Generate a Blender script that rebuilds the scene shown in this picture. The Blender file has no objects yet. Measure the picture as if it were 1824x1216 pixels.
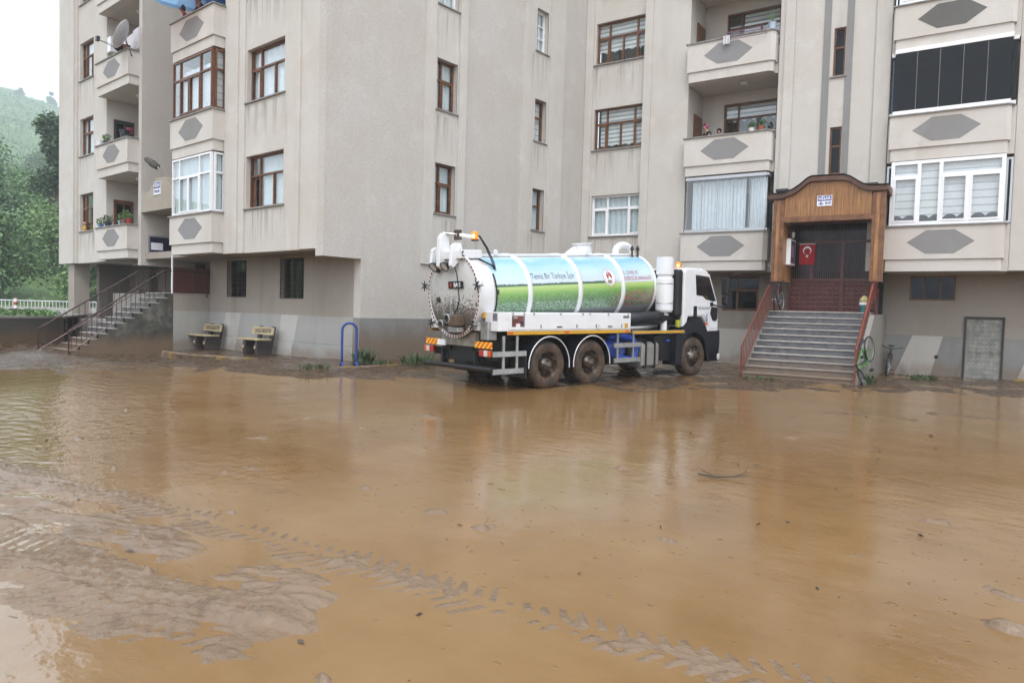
import bpy, bmesh, math, random
import numpy as np
from mathutils import Vector, Matrix, noise as mnoise

random.seed(7); RNG = np.random.default_rng(7)
SC = bpy.context.scene
COL = SC.collection
R_ = math.radians

# ------------------------------------------------------------------ camera
def cam_axes(yaw, pitch, roll):
    cy, sy, cp, sp = math.cos(yaw), math.sin(yaw), math.cos(pitch), math.sin(pitch)
    f = Vector((sy*cp, cy*cp, sp)); r0 = Vector((cy, -sy, 0)); u0 = r0.cross(f)
    cr, sr = math.cos(roll), math.sin(roll)
    return cr*r0+sr*u0, -sr*r0+cr*u0, f
_r, _u, _f = cam_axes(R_(-40.3), R_(-2.4), R_(1.6))
cam = bpy.data.cameras.new('camera'); cam.sensor_width = 36; cam.lens = 25.07
cam.clip_start = .05; cam.clip_end = 3000
camo = bpy.data.objects.new('camera', cam); COL.objects.link(camo)
m = Matrix.Identity(4)
for i in range(3): m[i][0] = _r[i]; m[i][1] = _u[i]; m[i][2] = -_f[i]
m[2][3] = 1.75
camo.matrix_world = m
SC.camera = camo

# ------------------------------------------------------------------ sky, sun, exposure
SUN_AZ, SUN_EL = R_(142), R_(55)          # azimuth clockwise from +Y, where the light comes from
world = bpy.data.worlds.new('World'); SC.world = world; world.use_nodes = True
wn, wl = world.node_tree.nodes, world.node_tree.links
wn.clear()
sky = wn.new('ShaderNodeTexSky'); sky.sky_type = 'NISHITA'; sky.sun_disc = False
sky.sun_elevation = SUN_EL; sky.sun_rotation = SUN_AZ
sky.air_density = 1.6; sky.dust_density = 6; sky.ozone_density = 1
hs = wn.new('ShaderNodeHueSaturation'); hs.inputs['Saturation'].default_value = .18; hs.inputs['Value'].default_value = 1.0
mixw = wn.new('ShaderNodeMix'); mixw.data_type = 'RGBA'; mixw.inputs[0].default_value = .55
mixw.inputs[7].default_value = (8.1, 8.8, 9.9, 1)      # even bright cloud cover
bg = wn.new('ShaderNodeBackground'); bg.inputs['Strength'].default_value = .15
wo = wn.new('ShaderNodeOutputWorld')
wl.new(sky.outputs[0], hs.inputs['Color']); wl.new(hs.outputs[0], mixw.inputs[6])
wl.new(mixw.outputs[2], bg.inputs['Color']); wl.new(bg.outputs[0], wo.inputs[0])
sun = bpy.data.lights.new('sun', 'SUN'); sun.energy = .55; sun.angle = R_(25); sun.color = (1, .99, .98)
suno = bpy.data.objects.new('sun', sun); COL.objects.link(suno)
sd = Vector((math.sin(SUN_AZ)*math.cos(SUN_EL), math.cos(SUN_AZ)*math.cos(SUN_EL), math.sin(SUN_EL)))
suno.rotation_euler = sd.to_track_quat('Z', 'Y').to_euler(); suno.location = sd*60
vs = SC.view_settings
vs.view_transform = 'Standard'; vs.look = 'None'; vs.gamma = 1; vs.exposure = .74; vs.use_curve_mapping = False
SC.cycles.max_bounces = 7; SC.cycles.diffuse_bounces = 3; SC.cycles.glossy_bounces = 3
SC.cycles.transmission_bounces = 4; SC.cycles.transparent_max_bounces = 10; SC.cycles.volume_bounces = 1
SC.cycles.use_denoising = True; SC.cycles.caustics_reflective = False; SC.cycles.caustics_refractive = False

# ------------------------------------------------------------------ materials
MATS = {}
AL = .77                                     # pigment scale darkening most surfaces, so the sky reads brighter against them
def al(c): return tuple(x*AL for x in c)
def nt(name):
    mt = bpy.data.materials.new(name); mt.use_nodes = True
    n = mt.node_tree.nodes; l = mt.node_tree.links
    b = n['Principled BSDF']; MATS[name] = mt
    return mt, n, l, b
def noise_node(n, l, vec, scale, detail=4, rough=.55, sx=None):
    t = n.new('ShaderNodeTexNoise'); t.inputs['Scale'].default_value = scale
    t.inputs['Detail'].default_value = detail; t.inputs['Roughness'].default_value = rough
    if sx is not None:
        mp = n.new('ShaderNodeMapping'); mp.inputs['Scale'].default_value = sx
        l.new(vec, mp.inputs[0]); l.new(mp.outputs[0], t.inputs[0])
    else: l.new(vec, t.inputs[0])
    return t.outputs[0]
def ramp(n, l, fac, stops):
    r = n.new('ShaderNodeValToRGB'); e = r.color_ramp.elements
    while len(e) < len(stops): e.new(.5)
    for k, (p, c) in enumerate(stops):
        e[k].position = p; e[k].color = (*c, 1) if len(c) == 3 else c
    l.new(fac, r.inputs[0]); return r.outputs[0]
def mixc(n, l, fac, a, b, mode='MIX'):
    x = n.new('ShaderNodeMix'); x.data_type = 'RGBA'; x.blend_type = mode
    for s, v in ((0, fac), (6, a), (7, b)):
        if isinstance(v, (int, float)): x.inputs[s].default_value = v
        elif isinstance(v, tuple): x.inputs[s].default_value = (*v[:3], 1)
        else: l.new(v, x.inputs[s])
    return x.outputs[2]
def mth(n, l, op, a, b=None, clamp=False):
    x = n.new('ShaderNodeMath'); x.operation = op; x.use_clamp = clamp
    for s, v in ((0, a), (1, b)):
        if v is None: continue
        if isinstance(v, (int, float)): x.inputs[s].default_value = v
        else: l.new(v, x.inputs[s])
    return x.outputs[0]
def bump(n, l, b, h, strength, dist):
    x = n.new('ShaderNodeBump'); x.inputs['Strength'].default_value = strength; x.inputs['Distance'].default_value = dist
    l.new(h, x.inputs['Height']); l.new(x.outputs[0], b.inputs['Normal'])
def pos(n, obj=False):
    if obj: return n.new('ShaderNodeTexCoord').outputs['Object']
    return n.new('ShaderNodeNewGeometry').outputs['Position']
def simple(name, c, rough=.5, var=.12, scale=3., metal=0, bmp=0, bscale=60, obj=True, coat=0, emis=None, dirt=None, dscale=2., bright=False):
    if not bright: c = al(c); dirt = dirt and (*al(dirt[:3]), dirt[3])
    mt, n, l, b = nt(name)
    p = pos(n, obj)
    f = noise_node(n, l, p, scale)
    lo = tuple(max(0, x*(1-var)) for x in c); hi = tuple(min(1, x*(1+var)) for x in c)
    col = ramp(n, l, f, [(.3, lo), (.7, hi)])
    if dirt:
        d = ramp(n, l, noise_node(n, l, p, dscale, 6, .65), [(dirt[3], (0, 0, 0)), (dirt[3]+.18, (1, 1, 1))])
        col = mixc(n, l, d, col, dirt[:3])
        rr = mixc(n, l, d, (rough,)*3, (.75,)*3); l.new(rr, b.inputs['Roughness'])
    l.new(col, b.inputs['Base Color'])
    if not dirt: b.inputs['Roughness'].default_value = rough
    b.inputs['Metallic'].default_value = metal
    if coat: b.inputs['Coat Weight'].default_value = coat; b.inputs['Coat Roughness'].default_value = .08
    if bmp: bump(n, l, b, noise_node(n, l, p, bscale, 5), bmp, .01)
    if emis: b.inputs['Emission Color'].default_value = (*emis[:3], 1); b.inputs['Emission Strength'].default_value = emis[3]
    return mt
def plaster(name, c, mud=None, grime=.5, speck=.2, sill=None):
    """painted render: soft blotches, vertical rain streaks, fine grain; mud=(height, strength) splashed dirt at the foot"""
    c = al(c); mt, n, l, b = nt(name); p = pos(n)
    blot = noise_node(n, l, p, .55, 5, .6)
    streak = noise_node(n, l, p, .8, 6, .66, (2.2, 2.2, .22)); patch = noise_node(n, l, p, .38, 6, .7)
    fine = noise_node(n, l, p, 26, 4, .7)
    dark = tuple(x*f for x, f in zip(c, (.70, .68, .65)))
    tan = tuple(x*f for x, f in zip(c, (.86, .80, .72)))
    col = mixc(n, l, ramp(n, l, blot, [(.35, (0,)*3), (.72, (.55,)*3)]), c, tan)
    col = mixc(n, l, mth(n, l, 'MULTIPLY', ramp(n, l, streak, [(.50, (0,)*3), (.72, (grime,)*3)]), ramp(n, l, patch, [(.44, (.15,)*3), (.62, (1,)*3)])), col, dark)
    lite = tuple(min(1, x*1.10) for x in c)
    col = mixc(n, l, ramp(n, l, noise_node(n, l, p, 1.4, 5, .6), [(.54, (0,)*3), (.70, (.6,)*3)]), col, lite)
    col = mixc(n, l, ramp(n, l, fine, [(.35, (speck,)*3), (.6, (0,)*3)]), col, dark)
    rough = .85
    if sill:      # dirt washed down from the window sills (first sill height, storey height)
        sp = n.new('ShaderNodeSeparateXYZ'); l.new(p, sp.inputs[0])
        fr = mth(n, l, 'FRACT', mth(n, l, 'DIVIDE', mth(n, l, 'ADD', sp.outputs[2], 40*sill[1]-sill[0]), sill[1]))
        run = noise_node(n, l, p, 3.2, 5, .7, (3.2, 3.2, .10))
        m_ = mth(n, l, 'MULTIPLY', ramp(n, l, fr, [(.60, (0,)*3), (.97, (1,)*3), (.995, (0,)*3)]), ramp(n, l, run, [(.50, (0,)*3), (.66, (.95,)*3)]))
        col = mixc(n, l, m_, col, tuple(x*f for x, f in zip(c, (.42, .40, .37))))
    if mud:
        sep = n.new('ShaderNodeSeparateXYZ'); l.new(p, sep.inputs[0])
        h = mth(n, l, 'ADD', sep.outputs[2], mth(n, l, 'MULTIPLY', noise_node(n, l, p, 1.6, 6, .6, (1, 1, .5)), -.75*mud[0]/.5))
        f = ramp(n, l, h, [(0.0, (mud[1],)*3), (max(.05, mud[0]*.55), (0,)*3)])
        col = mixc(n, l, f, col, (.20, .125, .07))
        wet = ramp(n, l, h, [(.25, (.4,)*3), (.8, (0,)*3)])
        col = mixc(n, l, wet, col, dark)
        black = noise_node(n, l, p, 2.3, 6, .7, (1, 1, .35))
        col = mixc(n, l, mth(n, l, 'MULTIPLY', ramp(n, l, black, [(.56, (0,)*3), (.72, (.6,)*3)]), ramp(n, l, sep.outputs[2], [(.2, (1,)*3), (1., (0,)*3)])), col, (.07, .065, .06))
    l.new(col, b.inputs['Base Color']); b.inputs['Roughness'].default_value = rough
    b.inputs['Specular IOR Level'].default_value = .3
    g = noise_node(n, l, p, 45, 5, .6); g2 = noise_node(n, l, p, 2.2, 3)
    bump(n, l, b, mth(n, l, 'ADD', g, mth(n, l, 'MULTIPLY', g2, 1.6)), .35, .012)
    return mt
PL = plaster('plaster_cream', (.74, .71, .665), grime=.5)
PLA = plaster('plaster_window_panel', (.74, .71, .665), grime=.4, sill=(4.54, 3.1))
PLE = plaster('plaster_window_panel_right', (.74, .71, .665), grime=.4, sill=(4.64, 3.2))
PLB = plaster('plaster_flank', (.715, .68, .64), grime=.4, speck=.6)
PLP = plaster('plaster_parapet', (.79, .755, .71), grime=.6)
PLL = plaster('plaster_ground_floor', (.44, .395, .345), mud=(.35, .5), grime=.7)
PLN = plaster('plinth_grey', (.50, .50, .485), mud=(.45, .75), grime=.6)
PLD = plaster('plinth_stone', (.34, .34, .335), mud=(1.0, .95), grime=.8)
PLK = plaster('plinth_dirty', (.34, .34, .335), mud=(.5, .75), grime=.8)
PLR = plaster('shaded_dirty_recess', (.17, .15, .13), grime=.8)  # dirty plaster darkened further: shade of the deep recess put into its colour
PLW = plaster('plinth_white_paint', (.66, .645, .62), mud=(.4, .6), grime=.6)
PLM = plaster('mossy_concrete', (.12, .115, .10), mud=(.6, .8), grime=1., speck=.8)
def mossy(name):
    mt, n, l, b = nt(name); p = pos(n)
    a = noise_node(n, l, p, 1.1, 7, .65); c = noise_node(n, l, p, 5, 6, .7, (1, 1, .5))
    col = ramp(n, l, a, [(.34, (.022, .022, .018)), (.5, (.07, .068, .058)), (.66, (.20, .19, .165))])
    col = mixc(n, l, ramp(n, l, c, [(.48, (0,)*3), (.66, (.75,)*3)]), col, (.030, .034, .022))
    sep = n.new('ShaderNodeSeparateXYZ'); l.new(p, sep.inputs[0])
    h = mth(n, l, 'ADD', sep.outputs[2], mth(n, l, 'MULTIPLY', noise_node(n, l, p, 1.8, 5), -.6))
    col = mixc(n, l, ramp(n, l, h, [(0, (.85,)*3), (.45, (0,)*3)]), col, (.17, .11, .065))
    l.new(col, b.inputs['Base Color']); b.inputs['Roughness'].default_value = .6
    bump(n, l, b, noise_node(n, l, p, 25, 6, .65), .5, .015)
    return mt
PLS = mossy('black_moss_wall')
PLG = plaster('grey_paint', (.34, .34, .345), grime=.35, speck=.12)
PLGD = plaster('grey_paint_dark', (.19, .19, .185), grime=.5)
CONC = plaster('raw_concrete', (.33, .315, .29), mud=(.3, .5), grime=.7)
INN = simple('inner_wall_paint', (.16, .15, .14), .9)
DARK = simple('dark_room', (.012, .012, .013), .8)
SILL = simple('sill_stone', (.33, .32, .31), .6, .25, 6)
BROWN = simple('brown_window_wood', (.17, .062, .022), .45, .45, 7, bmp=.3, bscale=40)
PVC = simple('white_pvc', (.82, .83, .85), .3, .03, bright=True)
ALU = simple('aluminium', (.62, .63, .65), .35, .06, metal=.7)
STEEL = simple('galvanised_steel', (.55, .55, .54), .42, .18, 8, metal=.85, dirt=(.22, .17, .12, .6), dscale=9)
IRON = simple('dark_iron', (.035, .03, .028), .55, .3)
REDM = simple('red_brown_metal', (.095, .021, .017), .45, .2, 3, dirt=(.10, .05, .035, .6), dscale=4)
RAILR = simple('railing_red', (.22, .05, .028), .4, .25, 4, dirt=(.10, .05, .035, .62), dscale=6)
RAILB = simple('railing_brown', (.065, .030, .024), .35, .3, 6)
CHROME = simple('worn_bright_rail', (.085, .05, .045), .2, .5, 6, metal=.4)
BLUE = simple('blue_paint', (.025, .07, .32), .35, .2, 4, bmp=.1)
BLUEP = simple('blue_hose', (.02, .09, .55), .35, .1)
WHITEP = simple('truck_white', (.72, .73, .745), .25, .04, 2, coat=.4, bright=True, dirt=(.52, .50, .46, .58), dscale=2.2)
WHITED = simple('truck_white_dirty', (.70, .71, .72), .25, .03, 2, coat=.3, dirt=(.24, .17, .11, .60), dscale=3.5, bright=True)
BLACKP = simple('black_plastic', (.009, .0095, .011), .42, .2, 5)
BLACKM = simple('black_chassis', (.006, .006, .007), .6, .3, 4, dirt=(.035, .023, .015, .58), dscale=4)
NAVY = simple('dark_blue_plastic', (.009, .010, .017), .38, .15, dirt=(.10, .07, .045, .66), dscale=5)
TYRE = simple('muddy_tyre', (.035, .026, .02), .7, .4, 8, bmp=.5, bscale=30, dirt=(.125, .072, .040, .42), dscale=3)
RIM = simple('muddy_rim', (.45, .43, .41), .35, .15, 6, metal=.75, dirt=(.10, .062, .038, .33), dscale=5)
YELLOW = simple('yellow_reflector', (.75, .40, .015), .35, .06)
ORANGE = simple('orange_reflector', (.75, .13, .02), .35, .06)
REDL = simple('red_lamp', (.5, .02, .015), .15, .05, coat=.6)
WLAMP = simple('clear_lamp', (.75, .72, .72), .15, .05, coat=.6)
BEACON = simple('amber_beacon', (.85, .20, .01), .15, .05, emis=(1, .22, .01, .6))
BULB = simple('lit_bulb', (1, .7, .3), .3, emis=(1, .62, .2, 9))
WOODP = simple('porch_wood', (.34, .155, .055), .5, .35, 5, bmp=.25)
WOODB = simple('porch_beam', (.21, .088, .036), .5, .5, 4, bmp=.3, dirt=(.30, .25, .20, .62), dscale=5)
WOODD = simple('porch_roof_edge', (.12, .055, .035), .5, .5, 3, bmp=.3, dirt=(.30, .24, .19, .62), dscale=3)
TAR = simple('roof_felt', (.035, .033, .037), .7, .3)
SIGNB = simple('sign_blue', (.03, .035, .30), .35, .03)
SIGNW = simple('sign_white', (.78, .79, .84), .35, .03, bright=True)
FLAGR = simple('flag_red', (.45, .008, .014), .7, .08)
BENCHY = simple('bench_yellow', (.54, .44, .27), .5, .25, 4, bmp=.15, dirt=(.22, .15, .09, .55), dscale=8)
BENCHC = simple('bench_concrete', (.055, .042, .04), .6, .35, 6, bmp=.3, dirt=(.16, .11, .08, .62), dscale=6)
KERBY = simple('kerb_yellow', (.40, .25, .035), .6, .4, 6, bmp=.3, dirt=(.16, .10, .055, .38), dscale=3)
KERBW = simple('kerb_white', (.36, .31, .26), .6, .4, 6, bmp=.3, dirt=(.17, .105, .06, .36), dscale=3)
TERRA = simple('terracotta', (.42, .14, .06), .7, .15)
LEAFY = simple('leaf_dark', (.05, .11, .035), .55, .5, 3)
LEAFM = simple('leaf_mid', (.12, .225, .07), .55, .45, 1.2)
LEAFL = simple('leaf_light', (.19, .31, .10), .55, .4, 1.2)
GRASSY = simple('grass_slope', (.12, .20, .06), .8, .4, .3, bmp=.3, bscale=3)
BARK = simple('bark', (.10, .075, .055), .85, .3, 5, bmp=.4)
SKIN = simple('skin', (.52, .30, .21), .5, .06)
HAIR = simple('dark_hair', (.02, .014, .011), .45, .2)
SHIRTR = simple('red_shirt', (.50, .018, .025), .8, .12, 12)
SHIRTD = simple('dark_shirt', (.025, .027, .04), .8, .2)
SCARF = simple('pink_scarf', (.42, .05, .20), .75, .35, 25)
CLOTHW = simple('white_cloth', (.76, .75, .78), .8, .05)
def thin_cloth(name, c):
    """cloth that lets daylight through"""
    mt, n, l, b = nt(name); b.inputs['Base Color'].default_value = (*c, 1); b.inputs['Roughness'].default_value = .7
    t = n.new('ShaderNodeBsdfTranslucent'); t.inputs[0].default_value = (*c, 1); mx = n.new('ShaderNodeMixShader'); mx.inputs[0].default_value = .55
    l.new(b.outputs[0], mx.inputs[1]); l.new(t.outputs[0], mx.inputs[2]); l.new(mx.outputs[0], n['Material Output'].inputs[0]); return mt
UMB_B = thin_cloth('umbrella_blue', (.12, .30, .75)); UMB_L = thin_cloth('umbrella_light_blue', (.35, .60, .90)); UMB_R = thin_cloth('umbrella_red', (.70, .09, .06))
MARBW = None

def marble(name, c1, c2):
    c1, c2 = al(c1), al(c2)
    mt, n, l, b = nt(name); p = pos(n)
    v = noise_node(n, l, p, 3.0, 8, .72, (1.6, 1.2, 3.5)); w = noise_node(n, l, p, 14, 5, .6)
    col = ramp(n, l, v, [(.32, c1), (.62, c2), (.72, tuple(min(1, x*1.6) for x in c2))])
    col = mixc(n, l, ramp(n, l, w, [(.55, (0,)*3), (.75, (.5,)*3)]), col, (.22, .16, .11))
    sep = n.new('ShaderNodeSeparateXYZ'); l.new(p, sep.inputs[0])
    h = mth(n, l, 'ADD', sep.outputs[2], mth(n, l, 'MULTIPLY', noise_node(n, l, p, 2.5, 5), -.5))
    col = mixc(n, l, ramp(n, l, h, [(0, (.8,)*3), (.55, (0,)*3)]), col, (.19, .125, .075))
    l.new(col, b.inputs['Base Color']); b.inputs['Roughness'].default_value = .35
    return mt
MARB = marble('grey_marble', (.055, .058, .068), (.18, .185, .20))
MARBW = marble('pale_marble', (.36, .33, .30), (.56, .53, .49))

def glass(name, tint=(.9, .95, .95), f0=.05):
    """thin pane: clear or tinted, reflecting more at grazing angles, the same from both sides"""
    mt = bpy.data.materials.new(name); mt.use_nodes = True; n = mt.node_tree.nodes; l = mt.node_tree.links
    n.clear(); o = n.new('ShaderNodeOutputMaterial'); mx = n.new('ShaderNodeMixShader')
    g = n.new('ShaderNodeNewGeometry'); d = n.new('ShaderNodeVectorMath'); d.operation = 'DOT_PRODUCT'
    l.new(g.outputs['Incoming'], d.inputs[0]); l.new(g.outputs['Normal'], d.inputs[1])
    c = mth(n, l, 'SUBTRACT', 1., mth(n, l, 'ABSOLUTE', d.outputs['Value']), True)
    f = mth(n, l, 'ADD', mth(n, l, 'MULTIPLY', mth(n, l, 'POWER', c, 4.), 1-f0), f0)
    tr = n.new('ShaderNodeBsdfTransparent'); tr.inputs[0].default_value = (*tint, 1)
    gl = n.new('ShaderNodeBsdfGlossy'); gl.inputs['Roughness'].default_value = .015; gl.inputs[0].default_value = (.95, .97, 1, 1)
    l.new(f, mx.inputs[0]); l.new(tr.outputs[0], mx.inputs[1]); l.new(gl.outputs[0], mx.inputs[2]); l.new(mx.outputs[0], o.inputs[0])
    return mt
GLASS = glass('window_glass', (.95, .975, .98), .06)
GLASSD = glass('smoked_glass', (.24, .26, .30), .022)
GLASSC = glass('cab_glass', (.22, .25, .26), .04)

def fabric(name, c, stripes=None, trans=.35):
    mt, n, l, b = nt(name); p = pos(n, True)
    f = noise_node(n, l, p, 6, 3)
    col = ramp(n, l, f, [(.3, tuple(x*.9 for x in c)), (.7, c)])
    if stripes:
        sep = n.new('ShaderNodeSeparateXYZ'); l.new(p, sep.inputs[0])
        s = mth(n, l, 'PINGPONG', mth(n, l, 'ADD', sep.outputs[2], 50.), stripes[0]/2)
        s = mth(n, l, 'DIVIDE', s, stripes[0]/2)
        col = mixc(n, l, ramp(n, l, s, [(stripes[2], (0,)*3), (stripes[2]+.1, (1,)*3)]), col, stripes[1])
    l.new(col, b.inputs['Base Color']); b.inputs['Roughness'].default_value = .9
    b.inputs['Specular IOR Level'].default_value = .1
    return mt
NET = fabric('net_curtain', (.70, .77, .79))
NETW = fabric('white_net', (.80, .84, .88))
ZEB = fabric('zebra_blind', (.86, .86, .85), (.155, (.36, .40, .43), .60))
ZEBG = fabric('zebra_blind_grey', (.80, .79, .78), (.21, (.45, .46, .48), .78))

def wood_slats(name):
    mt, n, l, b = nt(name); p = pos(n, True)
    g = noise_node(n, l, p, 2.0, 6, .6, (9, 9, .6)); big = noise_node(n, l, p, 1.3, 3)
    col = ramp(n, l, g, [(.3, (.17, .072, .025)), (.5, (.33, .155, .055)), (.72, (.48, .26, .11))])
    col = mixc(n, l, ramp(n, l, big, [(.45, (0,)*3), (.7, (.5,)*3)]), col, (.15, .06, .024))
    l.new(col, b.inputs['Base Color']); b.inputs['Roughness'].default_value = .42
    return mt
SLAT = wood_slats('pine_slat')

def tank_print():
    """printed landscape wrap: sky, tree line, meadow, flowers; object space, z is height around the drum"""
    mt, n, l, b = nt('tank_print'); p = pos(n, True)
    sep = n.new('ShaderNodeSeparateXYZ'); l.new(p, sep.inputs[0]); x, z = sep.outputs[0], sep.outputs[2]
    wob = mth(n, l, 'MULTIPLY', noise_node(n, l, p, 2.2, 4, .6, (1, 0, 0)), .05)
    leafn = mth(n, l, 'MULTIPLY', noise_node(n, l, p, 16, 4, .7, (1, 0, .6)), .09)
    cloud = noise_node(n, l, p, 1.6, 5, .6, (.6, 1, 1.6))
    skyc = ramp(n, l, mth(n, l, 'ADD', mth(n, l, 'MULTIPLY', z, .9), mth(n, l, 'MULTIPLY', cloud, .35)),
                [(.20, (.80, .78, .84)), (.50, (.62, .80, .92)), (.80, (.30, .62, .86)), (1., (.70, .85, .92))])
    grass = ramp(n, l, mth(n, l, 'ADD', z, .45), [(.0, (.10, .26, .07)), (.25, (.15, .40, .06)), (.42, (.22, .52, .05)), (.55, (.48, .68, .18))])
    fl = noise_node(n, l, p, 26, 3, .7, (1, 1, 2.2))
    flow = ramp(n, l, fl, [(.36, (.02, .08, .035)), (.5, (.09, .26, .10)), (.56, (.28, .42, .30)), (.66, (.66, .70, .66))])
    fmask = ramp(n, l, mth(n, l, 'ADD', mth(n, l, 'MULTIPLY', z, -2.2), .10), [(.0, (0,)*3), (.75, (1,)*3)])
    mead = mixc(n, l, fmask, grass, flow)
    # a drift of pink flowers towards the cab end
    pk = ramp(n, l, noise_node(n, l, p, 13, 3, .6, (1, 1, 2.5)), [(.52, (0,)*3), (.57, (1,)*3)])
    pm = mth(n, l, 'MULTIPLY', ramp(n, l, mth(n, l, 'DIVIDE', x, 6.), [(.70, (0,)*3), (.80, (1,)*3)]), pk)
    pm = mth(n, l, 'MULTIPLY', pm, ramp(n, l, mth(n, l, 'ADD', mth(n, l, 'MULTIPLY', z, -2.), mth(n, l, 'MULTIPLY', x, .10)), [(.58, (0,)*3), (.72, (1,)*3)]))
    mead = mixc(n, l, pm, mead, (.55, .05, .10))
    tree = mixc(n, l, noise_node(n, l, p, 30, 3), (.012, .06, .03), (.06, .17, .08))
    hz = .14
    istree = mth(n, l, 'LESS_THAN', z, mth(n, l, 'ADD', mth(n, l, 'ADD', wob, leafn), hz+.005-.02))
    thin = ramp(n, l, mth(n, l, 'DIVIDE', x, 6.), [(.66, (1,)*3), (.78, (0,)*3)])
    isgr = mth(n, l, 'LESS_THAN', z, hz)
    col = mixc(n, l, mth(n, l, 'MULTIPLY', istree, thin), skyc, tree)
    col = mixc(n, l, isgr, col, mead)
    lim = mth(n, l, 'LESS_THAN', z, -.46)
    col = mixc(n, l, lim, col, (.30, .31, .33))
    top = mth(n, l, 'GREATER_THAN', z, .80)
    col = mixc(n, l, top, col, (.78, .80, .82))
    col = mixc(n, l, 1.0, mixc(n, l, .06, col, (.72, .74, .74)), (.80, .80, .80), 'MULTIPLY')
    l.new(col, b.inputs['Base Color']); b.inputs['Roughness'].default_value = .16
    b.inputs['Coat Weight'].default_value = .4; b.inputs['Coat Roughness'].default_value = .06
    return mt
TANKP = tank_print()

def door_disc():
    mt, n, l, b = nt('rear_door_splashed'); p = pos(n, True)
    sep = n.new('ShaderNodeSeparateXYZ'); l.new(p, sep.inputs[0])
    h = ramp(n, l, mth(n, l, 'ADD', mth(n, l, 'MULTIPLY', sep.outputs[2], -1.), .25), [(.0, (0,)*3), (1.0, (1,)*3)])
    sp = noise_node(n, l, p, 22, 6, .75)
    f = mth(n, l, 'GREATER_THAN', mth(n, l, 'ADD', sp, mth(n, l, 'MULTIPLY', h, .34)), .66)
    f2 = ramp(n, l, mth(n, l, 'ADD', noise_node(n, l, p, 3, 5), mth(n, l, 'MULTIPLY', h, .5)), [(.62, (0,)*3), (.95, (.75,)*3)])
    col = mixc(n, l, f2, (.50, .50, .485), (.22, .19, .155))
    col = mixc(n, l, f, col, (.10, .085, .07))
    l.new(col, b.inputs['Base Color']); b.inputs['Roughness'].default_value = .4
    return mt
DISC = door_disc()

def hazard(name, c1, c2, scale, axis=(0, 1, 1)):
    mt, n, l, b = nt(name); p = pos(n, True)
    d = n.new('ShaderNodeVectorMath'); d.operation = 'DOT_PRODUCT'; l.new(p, d.inputs[0]); d.inputs[1].default_value = axis
    s = mth(n, l, 'GREATER_THAN', mth(n, l, 'FRACT', mth(n, l, 'MULTIPLY', mth(n, l, 'ADD', d.outputs['Value'], 10.), scale)), .5)
    l.new(mixc(n, l, s, c1, c2), b.inputs['Base Color']); b.inputs['Roughness'].default_value = .35
    return mt
CHEV = hazard('chevron_board', (.75, .55, .03), (.70, .07, .02), 7)
CHEV2 = hazard('bollard_red', (.50, .05, .03), (.50, .05, .03), 1)

def mud_mat():
    mt, n, l, b = nt('wet_mud'); p = pos(n)
    a = noise_node(n, l, p, .7, 6, .6); c = noise_node(n, l, p, 7, 6, .65); e = noise_node(n, l, p, 55, 5, .7)
    col = ramp(n, l, a, [(.3, (.155, .098, .056)), (.55, (.192, .127, .077)), (.75, (.228, .158, .101))])
    col = mixc(n, l, ramp(n, l, c, [(.58, (0,)*3), (.72, (.7,)*3)]), col, (.075, .047, .029))
    # thicker, rougher churned soil in front of the houses
    dt = n.new('ShaderNodeVectorMath'); dt.operation = 'DOT_PRODUCT'; l.new(p, dt.inputs[0]); dt.inputs[1].default_value = (-.647, .763, 0)
    bank = ramp(n, l, mth(n, l, 'MULTIPLY', mth(n, l, 'ADD', dt.outputs['Value'], mth(n, l, 'MULTIPLY', a, 3.)), .05), [(.70, (0,)*3), (.84, (1,)*3)])
    soil = ramp(n, l, c, [(.35, (.045, .028, .016)), (.65, (.112, .071, .041))])
    col = mixc(n, l, bank, col, soil)
    l.new(col, b.inputs['Base Color'])
    r = ramp(n, l, noise_node(n, l, p, 5, 6, .65), [(.46, (.03,)*3), (.66, (.17,)*3)])
    r2 = ramp(n, l, noise_node(n, l, p, 2.5, 6, .65), [(.42, (.07,)*3), (.58, (.45,)*3)])
    l.new(mixc(n, l, bank, r, r2), b.inputs['Roughness']); b.inputs['IOR'].default_value = 1.5
    bump(n, l, b, mth(n, l, 'ADD', mth(n, l, 'MULTIPLY', e, .35), mth(n, l, 'MULTIPLY', noise_node(n, l, p, 10, 4, .55), 3.)), .55, .016)
    return mt
MUD = mud_mat()
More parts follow.
